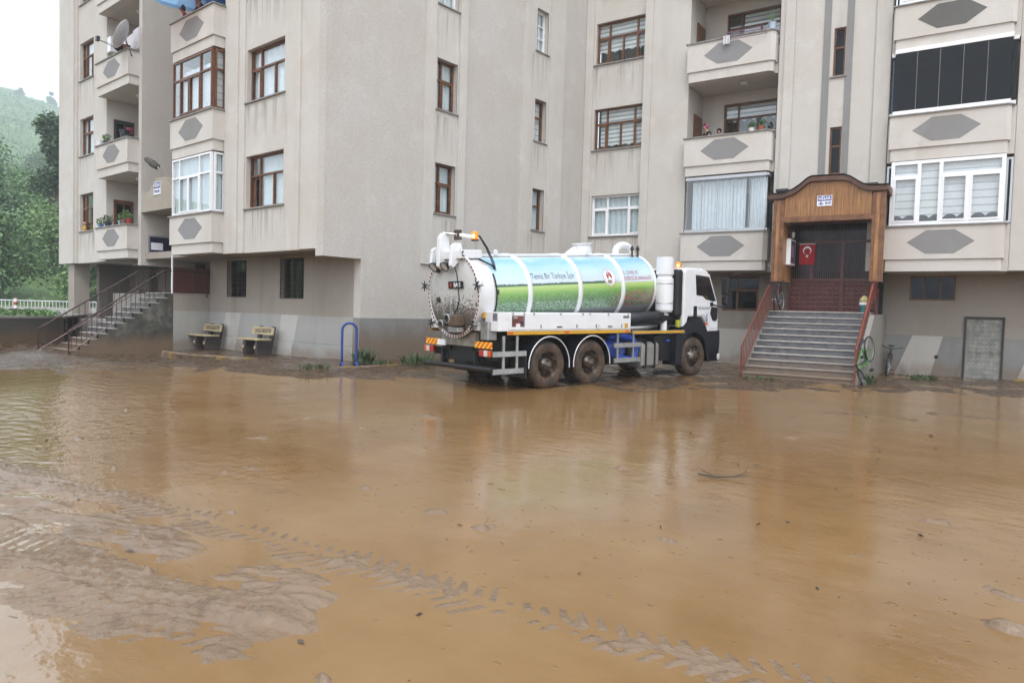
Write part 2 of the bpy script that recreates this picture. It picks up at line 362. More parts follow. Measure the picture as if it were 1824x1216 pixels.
def water_mat():
    """silt-laden water: opaque brown, smooth; shallower, clearer and rippled where it runs off to the left"""
    mt, n, l, b = nt('muddy_water'); p = pos(n)
    a = noise_node(n, l, p, .33, 6, .6, (1.0, .55, 1)); c = noise_node(n, l, p, 1.7, 6, .62); sw = noise_node(n, l, p, .8, 7, .68, (.6, 1.5, 1))
    col = ramp(n, l, mth(n, l, 'ADD', mth(n, l, 'MULTIPLY', a, .5), mth(n, l, 'ADD', mth(n, l, 'MULTIPLY', c, .2), mth(n, l, 'MULTIPLY', sw, .3))),
               [(.36, (.168, .092, .035)), (.5, (.215, .124, .051)), (.64, (.252, .156, .070))])
    l.new(col, b.inputs['Base Color'])
    sep = n.new('ShaderNodeSeparateXYZ'); l.new(p, sep.inputs[0])
    # left of a line running from the near left corner towards the left stairs
    lf = mth(n, l, 'ADD', mth(n, l, 'MULTIPLY', sep.outputs[0], -.5), mth(n, l, 'MULTIPLY', sep.outputs[1], -1.0))
    lf = mth(n, l, 'ADD', lf, mth(n, l, 'MULTIPLY', a, 2.2))
    run = ramp(n, l, mth(n, l, 'MULTIPLY', lf, .25), [(.36, (0,)*3), (.62, (1,)*3)])
    ior = mth(n, l, 'ADD', mth(n, l, 'MULTIPLY', run, 1.0), 1.33); l.new(ior, b.inputs['IOR'])
    r = ramp(n, l, noise_node(n, l, p, .8, 5, .6), [(.35, (.05,)*3), (.7, (.20,)*3)])
    l.new(mixc(n, l, run, r, (.035,)*3), b.inputs['Roughness'])
    w1 = noise_node(n, l, p, 5.5, 3, .5, (.8, 1.2, 1)); w2 = noise_node(n, l, p, 1.3, 3, .5); w3 = noise_node(n, l, p, 30, 2, .5)
    pock = ramp(n, l, noise_node(n, l, p, 8.5, 3, .6), [(.655, (0,)*3), (.73, (1,)*3)])
    h = mth(n, l, 'ADD', mth(n, l, 'MULTIPLY', w1, mth(n, l, 'ADD', mth(n, l, 'MULTIPLY', run, .8), .25)), mth(n, l, 'MULTIPLY', w2, .8))
    h = mth(n, l, 'ADD', h, mth(n, l, 'ADD', mth(n, l, 'MULTIPLY', w3, .10), mth(n, l, 'MULTIPLY', pock, .45)))
    bump(n, l, b, h, .32, .04)
    return mt
WATER = water_mat()

# ------------------------------------------------------------------ mesh helpers
class MB:
    def __init__(s): s.v = []; s.f = []
    def add(s, vs, fs):
        k = len(s.v); s.v += [tuple(v) for v in vs]; s.f += [tuple(i+k for i in f) for f in fs]; return s
    def box(s, x0, x1, y0, y1, z0, z1):
        return s.add([(x, y, z) for z in (z0, z1) for y in (y0, y1) for x in (x0, x1)],
                     [(0, 2, 3, 1), (4, 5, 7, 6), (0, 1, 5, 4), (2, 6, 7, 3), (0, 4, 6, 2), (1, 3, 7, 5)])
    def prism(s, poly, a, b, axis='y'):
        n = len(poly)
        def P(p, d): return {'y': (p[0], d, p[1]), 'z': (p[0], p[1], d), 'x': (d, p[0], p[1])}[axis]
        return s.add([P(p, a) for p in poly]+[P(p, b) for p in poly],
                     [tuple(range(n)), tuple(range(2*n-1, n-1, -1))]+[(i, (i+1) % n, n+(i+1) % n, n+i) for i in range(n)])
    def strip(s, outer, inner, a, b, axis='y'):
        """open band between two polylines, extruded from a to b"""
        n = len(outer)
        for i in range(n-1): s.prism([outer[i], outer[i+1], inner[i+1], inner[i]], a, b, axis)
        return s
    def tube(s, pts, r, n=8, caps=True, r2=None):
        pts = [Vector(p) for p in pts]; k0 = len(s.v); m_ = len(pts)
        t0 = (pts[1]-pts[0]).normalized(); a = t0.orthogonal().normalized()
        for i, p in enumerate(pts):
            t = ((pts[min(i+1, m_-1)]-pts[max(i-1, 0)])).normalized()
            a = (a-t*a.dot(t)); a = a.normalized() if a.length > 1e-6 else t.orthogonal().normalized()
            b = t.cross(a); rr = r if r2 is None else r+(r2-r)*i/(m_-1)
            for j in range(n):
                q = 2*math.pi*j/n; s.v.append(tuple(p+a*(rr*math.cos(q))+b*(rr*math.sin(q))))
        for i in range(m_-1):
            for j in range(n):
                s.f.append((k0+i*n+j, k0+i*n+(j+1) % n, k0+(i+1)*n+(j+1) % n, k0+(i+1)*n+j))
        if caps:
            s.f.append(tuple(range(k0+n-1, k0-1, -1))); s.f.append(tuple(range(k0+(m_-1)*n, k0+m_*n)))
        return s
    def lathe(s, prof, c=(0, 0, 0), axis='x', n=32, caps=False, a0=0., a1=2*math.pi):
        """prof: (radius, height along axis)"""
        full = abs(a1-a0-2*math.pi) < 1e-6; m_ = n if full else n+1; k0 = len(s.v)
        for (r, h) in prof:
            for j in range(m_):
                q = a0+(a1-a0)*j/n; u, w = r*math.cos(q), r*math.sin(q)
                d = {'x': (h, u, w), 'y': (w, h, u), 'z': (u, w, h)}[axis]
                s.v.append((c[0]+d[0], c[1]+d[1], c[2]+d[2]))
        for i in range(len(prof)-1):
            for j in range(n if full else n):
                j2 = (j+1) % m_ if full else j+1
                s.f.append((k0+i*m_+j, k0+i*m_+j2, k0+(i+1)*m_+j2, k0+(i+1)*m_+j))
        if caps:
            s.f.append(tuple(range(k0, k0+m_))); e = k0+(len(prof)-1)*m_; s.f.append(tuple(range(e+m_-1, e-1, -1)))
        return s
    def plate(s, x0, x1, z0, z1, y0, y1, holes=()):
        """upright plate with rectangular openings (front y0, back y1)"""
        xs = sorted({x0, x1, *[min(max(h[i], x0), x1) for h in holes for i in (0, 1)]})
        zs = sorted({z0, z1, *[min(max(h[i], z0), z1) for h in holes for i in (2, 3)]})
        def solid(i, j):
            if i < 0 or j < 0 or i >= len(xs)-1 or j >= len(zs)-1: return False
            cx, cz = (xs[i]+xs[i+1])/2, (zs[j]+zs[j+1])/2
            return not any(h[0] < cx < h[1] and h[2] < cz < h[3] for h in holes)
        idx = {}
        def V(i, j, k):
            if (i, j, k) not in idx: idx[i, j, k] = len(s.v); s.v.append((xs[i], (y0, y1)[k], zs[j]))
            return idx[i, j, k]
        for i in range(len(xs)-1):
            for j in range(len(zs)-1):
                if not solid(i, j): continue
                s.f.append((V(i, j, 0), V(i+1, j, 0), V(i+1, j+1, 0), V(i, j+1, 0)))
                s.f.append((V(i, j, 1), V(i, j+1, 1), V(i+1, j+1, 1), V(i+1, j, 1)))
                if not solid(i-1, j): s.f.append((V(i, j, 0), V(i, j+1, 0), V(i, j+1, 1), V(i, j, 1)))
                if not solid(i+1, j): s.f.append((V(i+1, j, 0), V(i+1, j, 1), V(i+1, j+1, 1), V(i+1, j+1, 0)))
                if not solid(i, j-1): s.f.append((V(i, j, 0), V(i, j, 1), V(i+1, j, 1), V(i+1, j, 0)))
                if not solid(i, j+1): s.f.append((V(i, j+1, 0), V(i+1, j+1, 0), V(i+1, j+1, 1), V(i, j+1, 1)))
        return s
    def ring(s, outer, inner, z0, z1):
        """closed wall between two plan outlines with the same number of corners"""
        n = len(outer); k = len(s.v)
        s.v += [(*p, z) for z in (z0, z1) for p in outer]+[(*p, z) for z in (z0, z1) for p in inner]
        for i in range(n-1):
            j = i+1
            s.f += [(k+i, k+j, k+n+j, k+n+i), (k+2*n+i, k+3*n+i, k+3*n+j, k+2*n+j),
                    (k+n+i, k+n+j, k+3*n+j, k+3*n+i), (k+i, k+2*n+i, k+2*n+j, k+j)]
        for i in (0, n-1): s.f.append((k+i, k+n+i, k+3*n+i, k+2*n+i))
        return s
    def sheet(s, x0, x1, z0, z1, y, amp=.03, waves=6, nx=48, nz=2, bottom=None):
        """hanging cloth with folds; bottom(x) lifts the lower hem"""
        k = len(s.v)
        for j in range(nz+1):
            for i in range(nx+1):
                x = x0+(x1-x0)*i/nx; zb = z0+(bottom(x) if bottom else 0)
                z = zb+(z1-zb)*j/nz
                s.v.append((x, y+amp*math.sin(waves*2*math.pi*(x-x0)/(x1-x0)+.7*math.sin(3.1*x))*(1-.3*j/nz), z))
        for j in range(nz):
            for i in range(nx):
                a = k+j*(nx+1)+i; s.f.append((a, a+1, a+nx+2, a+nx+1))
        return s
    def mesh(s, name, mat, smooth=False, normals=True):
        me = bpy.data.meshes.new(name); me.from_pydata(s.v, [], s.f)
        if normals and len(s.f) < 20000:
            bm = bmesh.new(); bm.from_mesh(me); bmesh.ops.recalc_face_normals(bm, faces=bm.faces); bm.to_mesh(me); bm.free()
        if mat: me.materials.append(mat)
        if smooth: me.polygons.foreach_set('use_smooth', [True]*len(me.polygons))
        me.update(); return me
    def build(s, name, mat, parent=None, loc=(0, 0, 0), rot=(0, 0, 0), smooth=False, bevel=0, **kw):
        return link(name, s.mesh(name, mat, smooth), parent, loc, rot, bevel, **kw)
def link(name, me, parent=None, loc=(0, 0, 0), rot=(0, 0, 0), bevel=0, **kw):
    o = bpy.data.objects.new(name, me); COL.objects.link(o)
    o.location = loc; o.rotation_euler = rot
    if parent: o.parent = parent
    if bevel:
        b = o.modifiers.new('bevel', 'BEVEL'); b.width = bevel; b.segments = 2; b.limit_method = 'ANGLE'; b.angle_limit = R_(40)
    for k, v in kw.items(): o[k] = v
    return o
def thing(name, label, category, loc=(0, 0, 0), rotz=0, group=None, rot=None):
    o = bpy.data.objects.new(name, None); COL.objects.link(o); o.empty_display_size = .2
    o.location = loc; o.rotation_euler = rot or (0, 0, rotz); o['label'] = label; o['category'] = category
    if group: o['group'] = group
    return o
def copy_tree(o, parent=None):
    c = o.copy(); COL.objects.link(c); c.parent = parent
    for ch in list(o.children): copy_tree(ch, c)
    return c
def text_mesh(body, size, mat, name='lettering', depth=.002, bold=0., sx=1., align='CENTER', space=1.):
    cu = bpy.data.curves.new(name, 'FONT'); cu.body = body; cu.size = size; cu.extrude = depth; cu.offset = bold
    cu.align_x = align; cu.align_y = 'CENTER'; cu.space_character = space; cu.resolution_u = 3
    o = bpy.data.objects.new(name, cu); COL.objects.link(o)
    dg = bpy.context.evaluated_depsgraph_get(); dg.update()
    me = bpy.data.meshes.new_from_object(o.evaluated_get(dg)); bpy.data.objects.remove(o); bpy.data.curves.remove(cu)
    me.name = name
    for v in me.vertices: v.co.x *= sx
    me.materials.clear(); me.materials.append(mat); return me
def np_mesh(name, V, F, mat, smooth=False):
    me = bpy.data.meshes.new(name); nv, nf, k = len(V), len(F), F.shape[1]
    me.vertices.add(nv); me.vertices.foreach_set('co', np.ascontiguousarray(V, dtype=np.float32).ravel())
    me.loops.add(nf*k); me.loops.foreach_set('vertex_index', np.ascontiguousarray(F, dtype=np.int32).ravel())
    me.polygons.add(nf); me.polygons.foreach_set('loop_start', np.arange(0, nf*k, k, dtype=np.int32))
    if smooth: me.polygons.foreach_set('use_smooth', np.ones(nf, dtype=bool))
    me.materials.append(mat); me.update(calc_edges=True); me.validate(); return me
def leaves(centers, size, jitter=.5, flat=0., aspect=.5):
    """one small folded leaf (two quads' worth as one kite) per centre"""
    n = len(centers); C = np.asarray(centers, float)
    u = RNG.normal(size=(n, 3)); u[:, 2] *= (1-flat); u /= np.linalg.norm(u, axis=1, keepdims=True)
    w = RNG.normal(size=(n, 3)); w -= u*(u*w).sum(1, keepdims=True); w /= np.linalg.norm(w, axis=1, keepdims=True)
    s = size*(1-jitter/2+jitter*RNG.random((n, 1)))
    V = np.stack([C-u*s*.5, C+w*s*aspect*.5, C+u*s*.5, C-w*s*aspect*.5], 1).reshape(-1, 3)
    return V, np.arange(n*4).reshape(-1, 4)

# ------------------------------------------------------------------ the ground
GX, GY, DA = -15.857, 12.226, 10.988        # flank wall plane, ground-floor wall plane, upper facade plane
KX, KY, AC = -15.857, 22.538, R_(6.7)       # inner corner and angle of the right-hand block
FWX, FWY = math.sin(R_(-40.3)), math.cos(R_(-40.3))
def ss(t):
    t = np.clip(t, 0, 1); return t*t*(3-2*t)
def gz(x, y):
    return .12*ss((x*FWX+y*FWY-14)/5)*(1-ss((-x-17)/6))+.12*ss((-x-10)/6)*(1-ss((-x-16)/7))
def fz(x, y): return float(gz(np.float64(x), np.float64(y)))
def c2w(u, o, z=0.): return (KX+math.cos(AC)*u+math.sin(AC)*o, KY+math.sin(AC)*u-math.cos(AC)*o, z)

class VNoise:
    """tileable value noise on arrays"""
    def __init__(s, seed, n=256): s.t = np.random.default_rng(seed).random((n, n)); s.n = n
    def __call__(s, x, y):
        xi = np.floor(x).astype(int); yi = np.floor(y).astype(int); fx = x-xi; fy = y-yi
        fx = fx*fx*(3-2*fx); fy = fy*fy*(3-2*fy); n = s.n; t = s.t
        a = t[xi % n, yi % n]; b = t[(xi+1) % n, yi % n]; c = t[xi % n, (yi+1) % n]; d = t[(xi+1) % n, (yi+1) % n]
        return (a*(1-fx)+b*fx)*(1-fy)+(c*(1-fx)+d*fx)*fy
    def fbm(s, x, y, o=4, g=.5):
        r = 0; a = 1; k = 0
        for i in range(o): r = r+a*(s(x, y)-.5); k += a; x = x*2.03+17.1; y = y*2.03+5.7; a *= g
        return r/k*2
VN = VNoise(3)
def near_poly(X, Y, P):
    """distance, signed side offset and arclength to a polyline"""
    D = np.full(X.shape, 1e9); L = np.zeros(X.shape); S = np.zeros(X.shape); acc = 0
    for (ax, ay), (bx, by) in zip(P[:-1], P[1:]):
        dx, dy = bx-ax, by-ay; ln = math.hypot(dx, dy); dx /= ln; dy /= ln
        t = np.clip((X-ax)*dx+(Y-ay)*dy, 0, ln); qx = X-ax-t*dx; qy = Y-ay-t*dy
        d = np.hypot(qx, qy); side = -(X-ax)*dy+(Y-ay)*dx
        k = d < D; D[k] = d[k]; L[k] = side[k]; S[k] = acc+t[k]; acc += ln
    return D, L, S
TRACK1 = [(-10.5, 2.0), (-8.62, 2.14), (-7.05, 2.5), (-5.81, 2.73), (-4.81, 2.87), (-3.74, 3.03), (-2.8, 3.14), (-1.92, 3.3), (-1.1, 3.46), (.2, 3.7)]
TRACK2 = [(-8.0, 1.1), (-5.76, 1.43), (-4.77, 1.62), (-4.01, 1.79), (-3.48, 1.93)]
CLUMPS = [(-6.96, 3.96, .22, .05), (-6.9, 3.7, .14, .05), (-8.5, 4.98, .3, .045), (-11.34, 5.13, .3, .06), (-11.39, 4.12, .3, .05), (-10.93, 5.52, .2, .05), (-4.42, 4.25, .16, .05), (-3.85, 4.19, .13, .05),
          (-3.42, 10.66, .35, .05), (-4.22, 12.93, .5, .05), (-5.47, 4.32, .1, .045), (-5.8, 4.03, .12, .04), (-2.6, 5.01, .14, .045), (-1.23, 7.18, .22, .045), (-.45, 5.63, .2, .045), (-.4, 4.97, .2, .05), (-4.2, 6.97, .14, .05),
          (-5.0, 5.23, .2, .045), (-2.03, 4.59, .1, .04), (-8.6, 8.02, .3, .045), (-1.43, 6.29, .1, .04), (-4.03, 14.26, .6, .05), (-2.97, 14.46, .8, .05), (-2.3, 15.84, .9, .05), (-.1, 4.3, .22, .045), (-1.0, 4.1, .12, .04), (-9.6, 6.4, .2, .045)]
_r = random.Random(4)
for _i in range(70):
    _d, _a = _r.uniform(3.2, 14), R_(-40.3)+_r.uniform(-.6, .6); _s = _r.uniform(.03, .08)*(.6+_d*.09)
    CLUMPS.append((math.sin(_a)*_d, math.cos(_a)*_d, _s, _r.uniform(.036, .05)))
def mud_height(X, Y):
    dep = X*FWX+Y*FWY
    h = -.034+.012*VN.fbm(X*.35, Y*.35, 4)+.006*VN.fbm(X*2.2+40, Y*2.2, 3)
    # wetter-than-puddle mud bank in front of the houses
    bank = ss((dep-14.3+1.6*VN.fbm(X*.22+9, Y*.22, 3))/3.2)
    left = ss((-X-15.5)/3)*(1-ss((-X-24)/4))*ss((Y-6.2)/2.5)
    h += bank*(.046+.03*VN.fbm(X*.9+3, Y*.9, 4)+.045*VN.fbm(X*2.8+1, Y*2.8, 4))+left*(.008+.05*VN.fbm(X*1.3+30, Y*1.3, 4))
    # heaps against the steps on the far left
    for (cx, cy, r, a) in [(-26.6, 7.6, 1.2, .10), (-27.8, 8.2, 1.3, .16), (-25.0, 6.9, .7, .07), (-24.4, 7.3, .6, .07), (-28.3, 6.5, 1.2, .2), (-16.2, 10.2, .9, .05), (-14.9, 10.0, 1.2, .05)]:
        h += a*np.exp(-((X-cx)**2+(Y-cy)**2)/r**2)*(1+.5*VN.fbm(X*2+7, Y*2, 4))
    # tyre tread pressed up out of the slurry
    for P, w, st in ((TRACK1, .27, 1.), (TRACK2, .42, 1.5)):
        d, l, s = near_poly(X, Y, P); k = d < 1.2
        if not k.any(): continue
        lug = np.sin((s+np.abs(l)*.55)*2*math.pi/.12)
        ridge = (lug > .05)*(np.abs(l) > .045)
        edge = np.clip(1-d/w, 0, 1)**.3*(d < w)
        n = VN.fbm(X*3.5+11, Y*3.5, 4); n2 = VN.fbm(X*11, Y*11+4, 3)
        strength = np.clip(.55+.9*VN.fbm(s*.9+st*7, s*0+.3, 3)+.6*n, 0, 1.4)
        h += np.where(k, edge*(.0295+.011*ridge+.006*n2+.012*n), 0)
        h += np.where(k, .022*np.exp(-((d-w-.05)/.07)**2)*np.clip(.3+n*1.6, 0, 1), 0)
    # smeared mud island near the lower left of the view
    for P, w, a in (([(-5.2, 1.42), (-4.23, 1.70), (-3.7, 2.0)], .36, .036), ([(-4.3, 2.5), (-3.7, 2.5)], .22, .036), ([(-5.9, 2.1), (-5.0, 2.35)], .30, .036), ([(-9, 1.6), (-6.6, 1.95)], .5, .04)):
        d, l, s = near_poly(X, Y, P); k = d < 1.4; U = X*.85+Y*.5; W = -X*.5+Y*.85
        g = np.exp(-(d/w)**2)
        h += np.where(k, a*g*(.95+.9*VN.fbm(X*2.2+st, Y*2.2+8, 3)+1.1*VN.fbm(U*1.6, W*8+st, 3))+.010*g*VN.fbm(U*5, W*22, 3)+.05*g*np.clip(VN.fbm(X*5+9, Y*5, 4)-.28, 0, 1), 0)
    for cx, cy, r, a in CLUMPS:
        k = (np.abs(X-cx) < 3*r) & (np.abs(Y-cy) < 3*r)
        if not k.any(): continue
        x_, y_ = X[k], Y[k]; g = np.exp(-((x_-cx)**2/(r*r)+(y_-cy)**2/(r*r*.35)))
        h[k] += a*g*(.75+1.6*VN.fbm(x_*6+cx, y_*6, 4))
    return h
def grid_lines(lo, hi, f0, f1, fine, grow=1.02, big=.5, far=1.3):
    c = list(np.arange(f0, f1+1e-6, fine)); st = fine; x = f0; a = []
    while x > lo: st *= grow if st < big else far; x -= st; a.append(x)
    st = fine; x = f1; b = []
    while x < hi: st *= grow if st < big else far; x += st; b.append(x)
    return np.array(a[::-1]+c+b)
def sheet_mesh(name, xs, ys, zf, mat, smooth=True):
    X, Y = np.meshgrid(xs, ys, indexing='ij'); Z = zf(X, Y)
    V = np.stack([X, Y, Z], -1).reshape(-1, 3); nx, ny = len(xs), len(ys)
    i = np.arange(nx*ny).reshape(nx, ny)
    F = np.stack([i[:-1, :-1], i[1:, :-1], i[1:, 1:], i[:-1, 1:]], -1).reshape(-1, 4)
    return np_mesh(name, V, F, mat, smooth)
xs = grid_lines(-1020, 120, -6.6, -1.0, .014); ys = grid_lines(-220, 500, 1.2, 4.4, .014)
link('mud_ground', sheet_mesh('mud_ground', xs, ys, lambda X, Y: gz(X, Y)+mud_height(X, Y), MUD), kind='structure')
xs = np.arange(-70, 60, .5); ys = np.arange(-60, 40, .5)
link('muddy_water', sheet_mesh('muddy_water', xs, ys, gz, WATER), kind='structure')

# pavement in front of the left block: a slab with a painted kerb of single stones
def pave_z(x): return .19+.06*min(1, max(0, (x+24.4)/8.5))
KERB = [(-22.9, 9.95), (-21.5, 9.78), (-19.7, 10.1), (-18.06, 10.42), (-16.64, 10.58), (-15.4, 10.6), (-14.66, 10.66), (-14.45, 11.25), (-14.55, 12.1), (-14.72, 13.2), (-14.8, 15.2)]
pv = MB(); k = []
inner = [(-24.3, 12.3), (-22, 12.3), (-19.7, 12.3), (-18.06, 12.3), (-16.6, 12.3), (-16, 12.3), (-15.84, 12.32), (-15.84, 12.4), (-15.84, 12.6), (-15.84, 13.5), (-15.84, 15.2)]
for (a, b, c, d) in zip(KERB[:-1], KERB[1:], inner[1:], inner[:-1]):
    q = [a, b, c, d]; pv.add([(*p, pave_z(p[0])-.015) for p in q]+[(*p, -.3) for p in q], [(0, 1, 2, 3), (0, 4, 5, 1), (1, 5, 6, 2), (2, 6, 7, 3), (3, 7, 4, 0)])
pave = pv.build('pavement', MUD, kind='structure')
acc = 0; stones = []
for (a, b) in zip(KERB[:-1], KERB[1:]):
    L = math.dist(a, b); n = max(1, round(L/.62))
    for i in range(n):
        p = [a[j]+(b[j]-a[j])*i/n for j in (0, 1)]; q = [a[j]+(b[j]-a[j])*(i+1)/n for j in (0, 1)]; stones.append((p, q))
for i, (p, q) in enumerate(stones):
    L = math.dist(p, q)-.012; ang = math.atan2(q[1]-p[1], q[0]-p[0]); h = .17
    s = MB().prism([(0, -.14), (.14, -.14), (.14, h-.02), (.12, h), (.03, h), (0, h-.03)], 0, L, 'y')
    s.v = [(v[1], v[0]-.0, v[2]) for v in s.v]
    o = s.build('kerb_stone', KERBY if i % 2 else KERBW, pave, (p[0]+random.uniform(-.008, .008), p[1], (pave_z(p[0])+pave_z(q[0]))/2-h+.02+random.uniform(-.012, .008)), (random.uniform(-.02, .02), 0, ang))

# ------------------------------------------------------------------ windows
def panes_for(kind, w, h):
    """pane rectangles (x0, x1, z0, z1, sash) inside a frame w by h"""
    e = .055
    if kind == 'three':      # narrow casement left, wide light over two
        a, b, t = w*.27, w*.635, h*.63
        return [(e, a-e/2, t+e/2, h-e, 0), (a+e/2, w-e, t+e/2, h-e, 0), (e, a-e/2, e, t-e/2, 1), (a+e/2, b-e/2, e, t-e/2, 0), (b+e/2, w-e, e, t-e/2, 0)]
    if kind == 'four':
        a, b, c, t = w*.235, w*.5, w*.765, h*.64
        return [(e, a-e/2, t+e/2, h-e, 0), (a+e/2, c-e/2, t+e/2, h-e, 0), (c+e/2, w-e, t+e/2, h-e, 0), (e, a-e/2, e, t-e/2, 1),
                (a+e/2, b-e/2, e, t-e/2, 0), (b+e/2, c-e/2, e, t-e/2, 0), (c+e/2, w-e, e, t-e/2, 1)]
    if kind == 'two':
        a, t = w*.38, h*.62
        return [(e, a-e/2, t+e/2, h-e, 0), (a+e/2, w-e, t+e/2, h-e, 0), (e, a-e/2, e, t-e/2, 0), (a+e/2, w-e, e, t-e/2, 1)]
    if kind == 'one':
        t = h*.6
        return [(e, w-e, t+e/2, h-e, 0), (e, w-e, e, t-e/2, 0)]
    if kind == 'muntin':
        q = []; e = .07
        for i in range(2):
            for j in range(3):
                q.append((e+(w-2*e)*i/2+.012, e+(w-2*e)*(i+1)/2-.012, e+(h-2*e)*j/3+.012, e+(h-2*e)*(j+1)/3-.012, 0))
        return q
    if kind == 'pvc3':
        e = .075; a, b, t = w*.30, w*.71, h*.68
        return [(e, a-e/2, t+e/2, h-e, 0), (a+e/2, b-e/2, t+e/2, h-e, 0), (b+e/2, w-e, t+e/2, h-e, 0), (e, a-e/2, e, t-e/2, 1), (a+e/2, b-e/2, e, t-e/2, 0), (b+e/2, w-e, e, t-e/2, 1)]
    if kind == 'pvcbay':
        e = .10; a, b, c, t = w*.26, w*.455, w*.70, h*.76
        return [(e, a-e/2, t+e/2, h-e, 0), (e, a-e/2, e, t-e/2, 1), (a+e/2, b-e/2, e, h-e, 0), (b+e/2, w-e, t+e/2, h-e, 0), (b+e/2, c-e/2, e, t-e/2, 1), (c+e/2, w-e, e, t-e/2, 1)]
    if kind == 'bay5':
        a, b, c, t = w*.20, w*.44, w*.72, h*.66
        return [(e, a-e/2, t+e/2, h-e, 0), (a+e/2, c-e/2, t+e/2, h-e, 0), (c+e/2, w-e, t+e/2, h-e, 0), (e, a-e/2, e, t-e/2, 0),
                (a+e/2, b-e/2, e, t-e/2, 1), (b+e/2, c-e/2, e, t-e/2, 1), (c+e/2, w-e, e, t-e/2, 0)]
    if kind == 'side2':
        t = h*.66; return [(e, w-e, t+e/2, h-e, 0), (e, w-e, e, t-e/2, 0)]
    if kind == 'single': return [(e, w-e, e, h-e, 0)]
def scallop(p=.34, a=.10): return lambda x: a*abs(math.sin(math.pi*x/p))**.8
def window(parent, loc, rotz, w, h, kind, fm, cloth=None, cover=(0, 1, 0, 1), reveal=.18, sill=True, open_pane=None, gm=None, name='window', label=None):
    """frame mesh as the part; panes, sashes, curtain and sill as its sub-parts. local x along the wall, y inward, z up"""
    P = panes_for(kind, w, h)
    m_ = MB().plate(0, w, 0, h, -.03, .05, [p[:4] for p in P])
    for k, (x0, x1, z0, z1, s) in enumerate(P):
        if s and k != open_pane: m_.plate(x0-.012, x1+.012, z0-.012, z1+.012, -.045, -.03, [(x0+.035, x1-.035, z0+.04, z1-.04)])
    o = m_.build(name, fm, parent, loc, (0, 0, rotz))
    if label: o['label'] = label
    for k, (x0, x1, z0, z1, s) in enumerate(P):
        if k == open_pane:      # casement swung inwards
            q = MB().plate(0, x1-x0, 0, z1-z0, -.02, .02, [(.045, x1-x0-.045, .045, z1-z0-.045)]).build('open_sash', fm, o, (x0, .06, z0), (0, 0, R_(62)))
            continue
        MB().box(x0-.004, x1+.004, .004, .010, z0-.004, z1+.004).build('pane', gm or GLASS, o)
    if cloth:
        mt_, folds, hem = cloth; a, b, c, d = cover
        MB().sheet(.03+(w-.06)*a, .03+(w-.06)*b, .02+(h-.05)*c, .02+(h-.05)*d, .085, .022 if folds else .0, max(1, folds), 64, 1, scallop() if hem else None).build('blind' if not folds else 'curtain', mt_, o)
    if sill:
        MB().box(-.07, w+.07, -reveal-.06, -.005, -.045, -.003).build('sill', SILL, o, bevel=.006)
    return o

def hexagon(parent, cx, cz, y, w, h, t, mat):
    """grey hexagonal field: w overall width, t width of the level edges"""
    return MB().prism([(cx-w/2, cz), (cx-t/2, cz+h/2), (cx+t/2, cz+h/2), (cx+w/2, cz), (cx+t/2, cz-h/2), (cx-t/2, cz-h/2)], y-.006, y+.03).build('hexagon_panel', mat, parent)

def balcony(parent, x0, x1, zc, zs, zb, o, back, open_, chamfer=0., mat=PLP, hexw=None, hmat=None, coping=True):
    """parapet box: front at y=-o, coping top zc, step line zs, underside zb"""
    c = chamfer
    out = [(x0, back), (x0, -o), (x1-c, -o), (x1, -o+c), (x1, back)] if c else [(x0, back), (x0, -o), (x1, -o), (x1, back)]
    t = .12
    inn = [(x0+t, back), (x0+t, -o+t), (x1-c-t*.4, -o+t), (x1-t, -o+c+t*.4), (x1-t, back)] if c else [(x0+t, back), (x0+t, -o+t), (x1-t, -o+t), (x1-t, back)]
    d = .05
    low = [(x0+d, back), (x0+d, -o+d), (x1-c-d*.4, -o+d), (x1-d, -o+c+d*.4), (x1-d, back)] if c else [(x0+d, back), (x0+d, -o+d), (x1-d, -o+d), (x1-d, back)]
    m_ = MB().ring(out, inn, zs+.0, zc-.035)
    if zs-.05 > zb: m_.prism([(x, y) for x, y in low], zb, zs+.06, 'z')
    b = m_.build('balcony', mat, parent)
    if coping:
        e = .05
        co = [(x0-e, back-.02), (x0-e, -o-e), (x1-c+e*.3, -o-e), (x1+e, -o+c-e*.3), (x1+e, back-.02)] if c else [(x0-e, back-.02), (x0-e, -o-e), (x1+e, -o-e), (x1+e, back-.02)]
        e2 = -t-.02
        ci = [(x0-e2, back-.02), (x0-e2, -o-e2), (x1-c+e2*.3, -o-e2), (x1+e2, -o+c-e2*.3), (x1+e2, back-.02)] if c else [(x0-e2, back-.02), (x0-e2, -o-e2), (x1+e2, -o-e2), (x1+e2, back-.02)]
        MB().ring(co, ci, zc-.035, zc).build('coping', SILL, b)
    cx = (x0+x1-c)/2; cz = (zc+zs)/2
    if hexw: hexagon(b, cx, cz-.0, -o, hexw[0], hexw[1], hexw[2], hmat or PLG)
    return b

ZT = 17.2                                   # roof level, above the frame
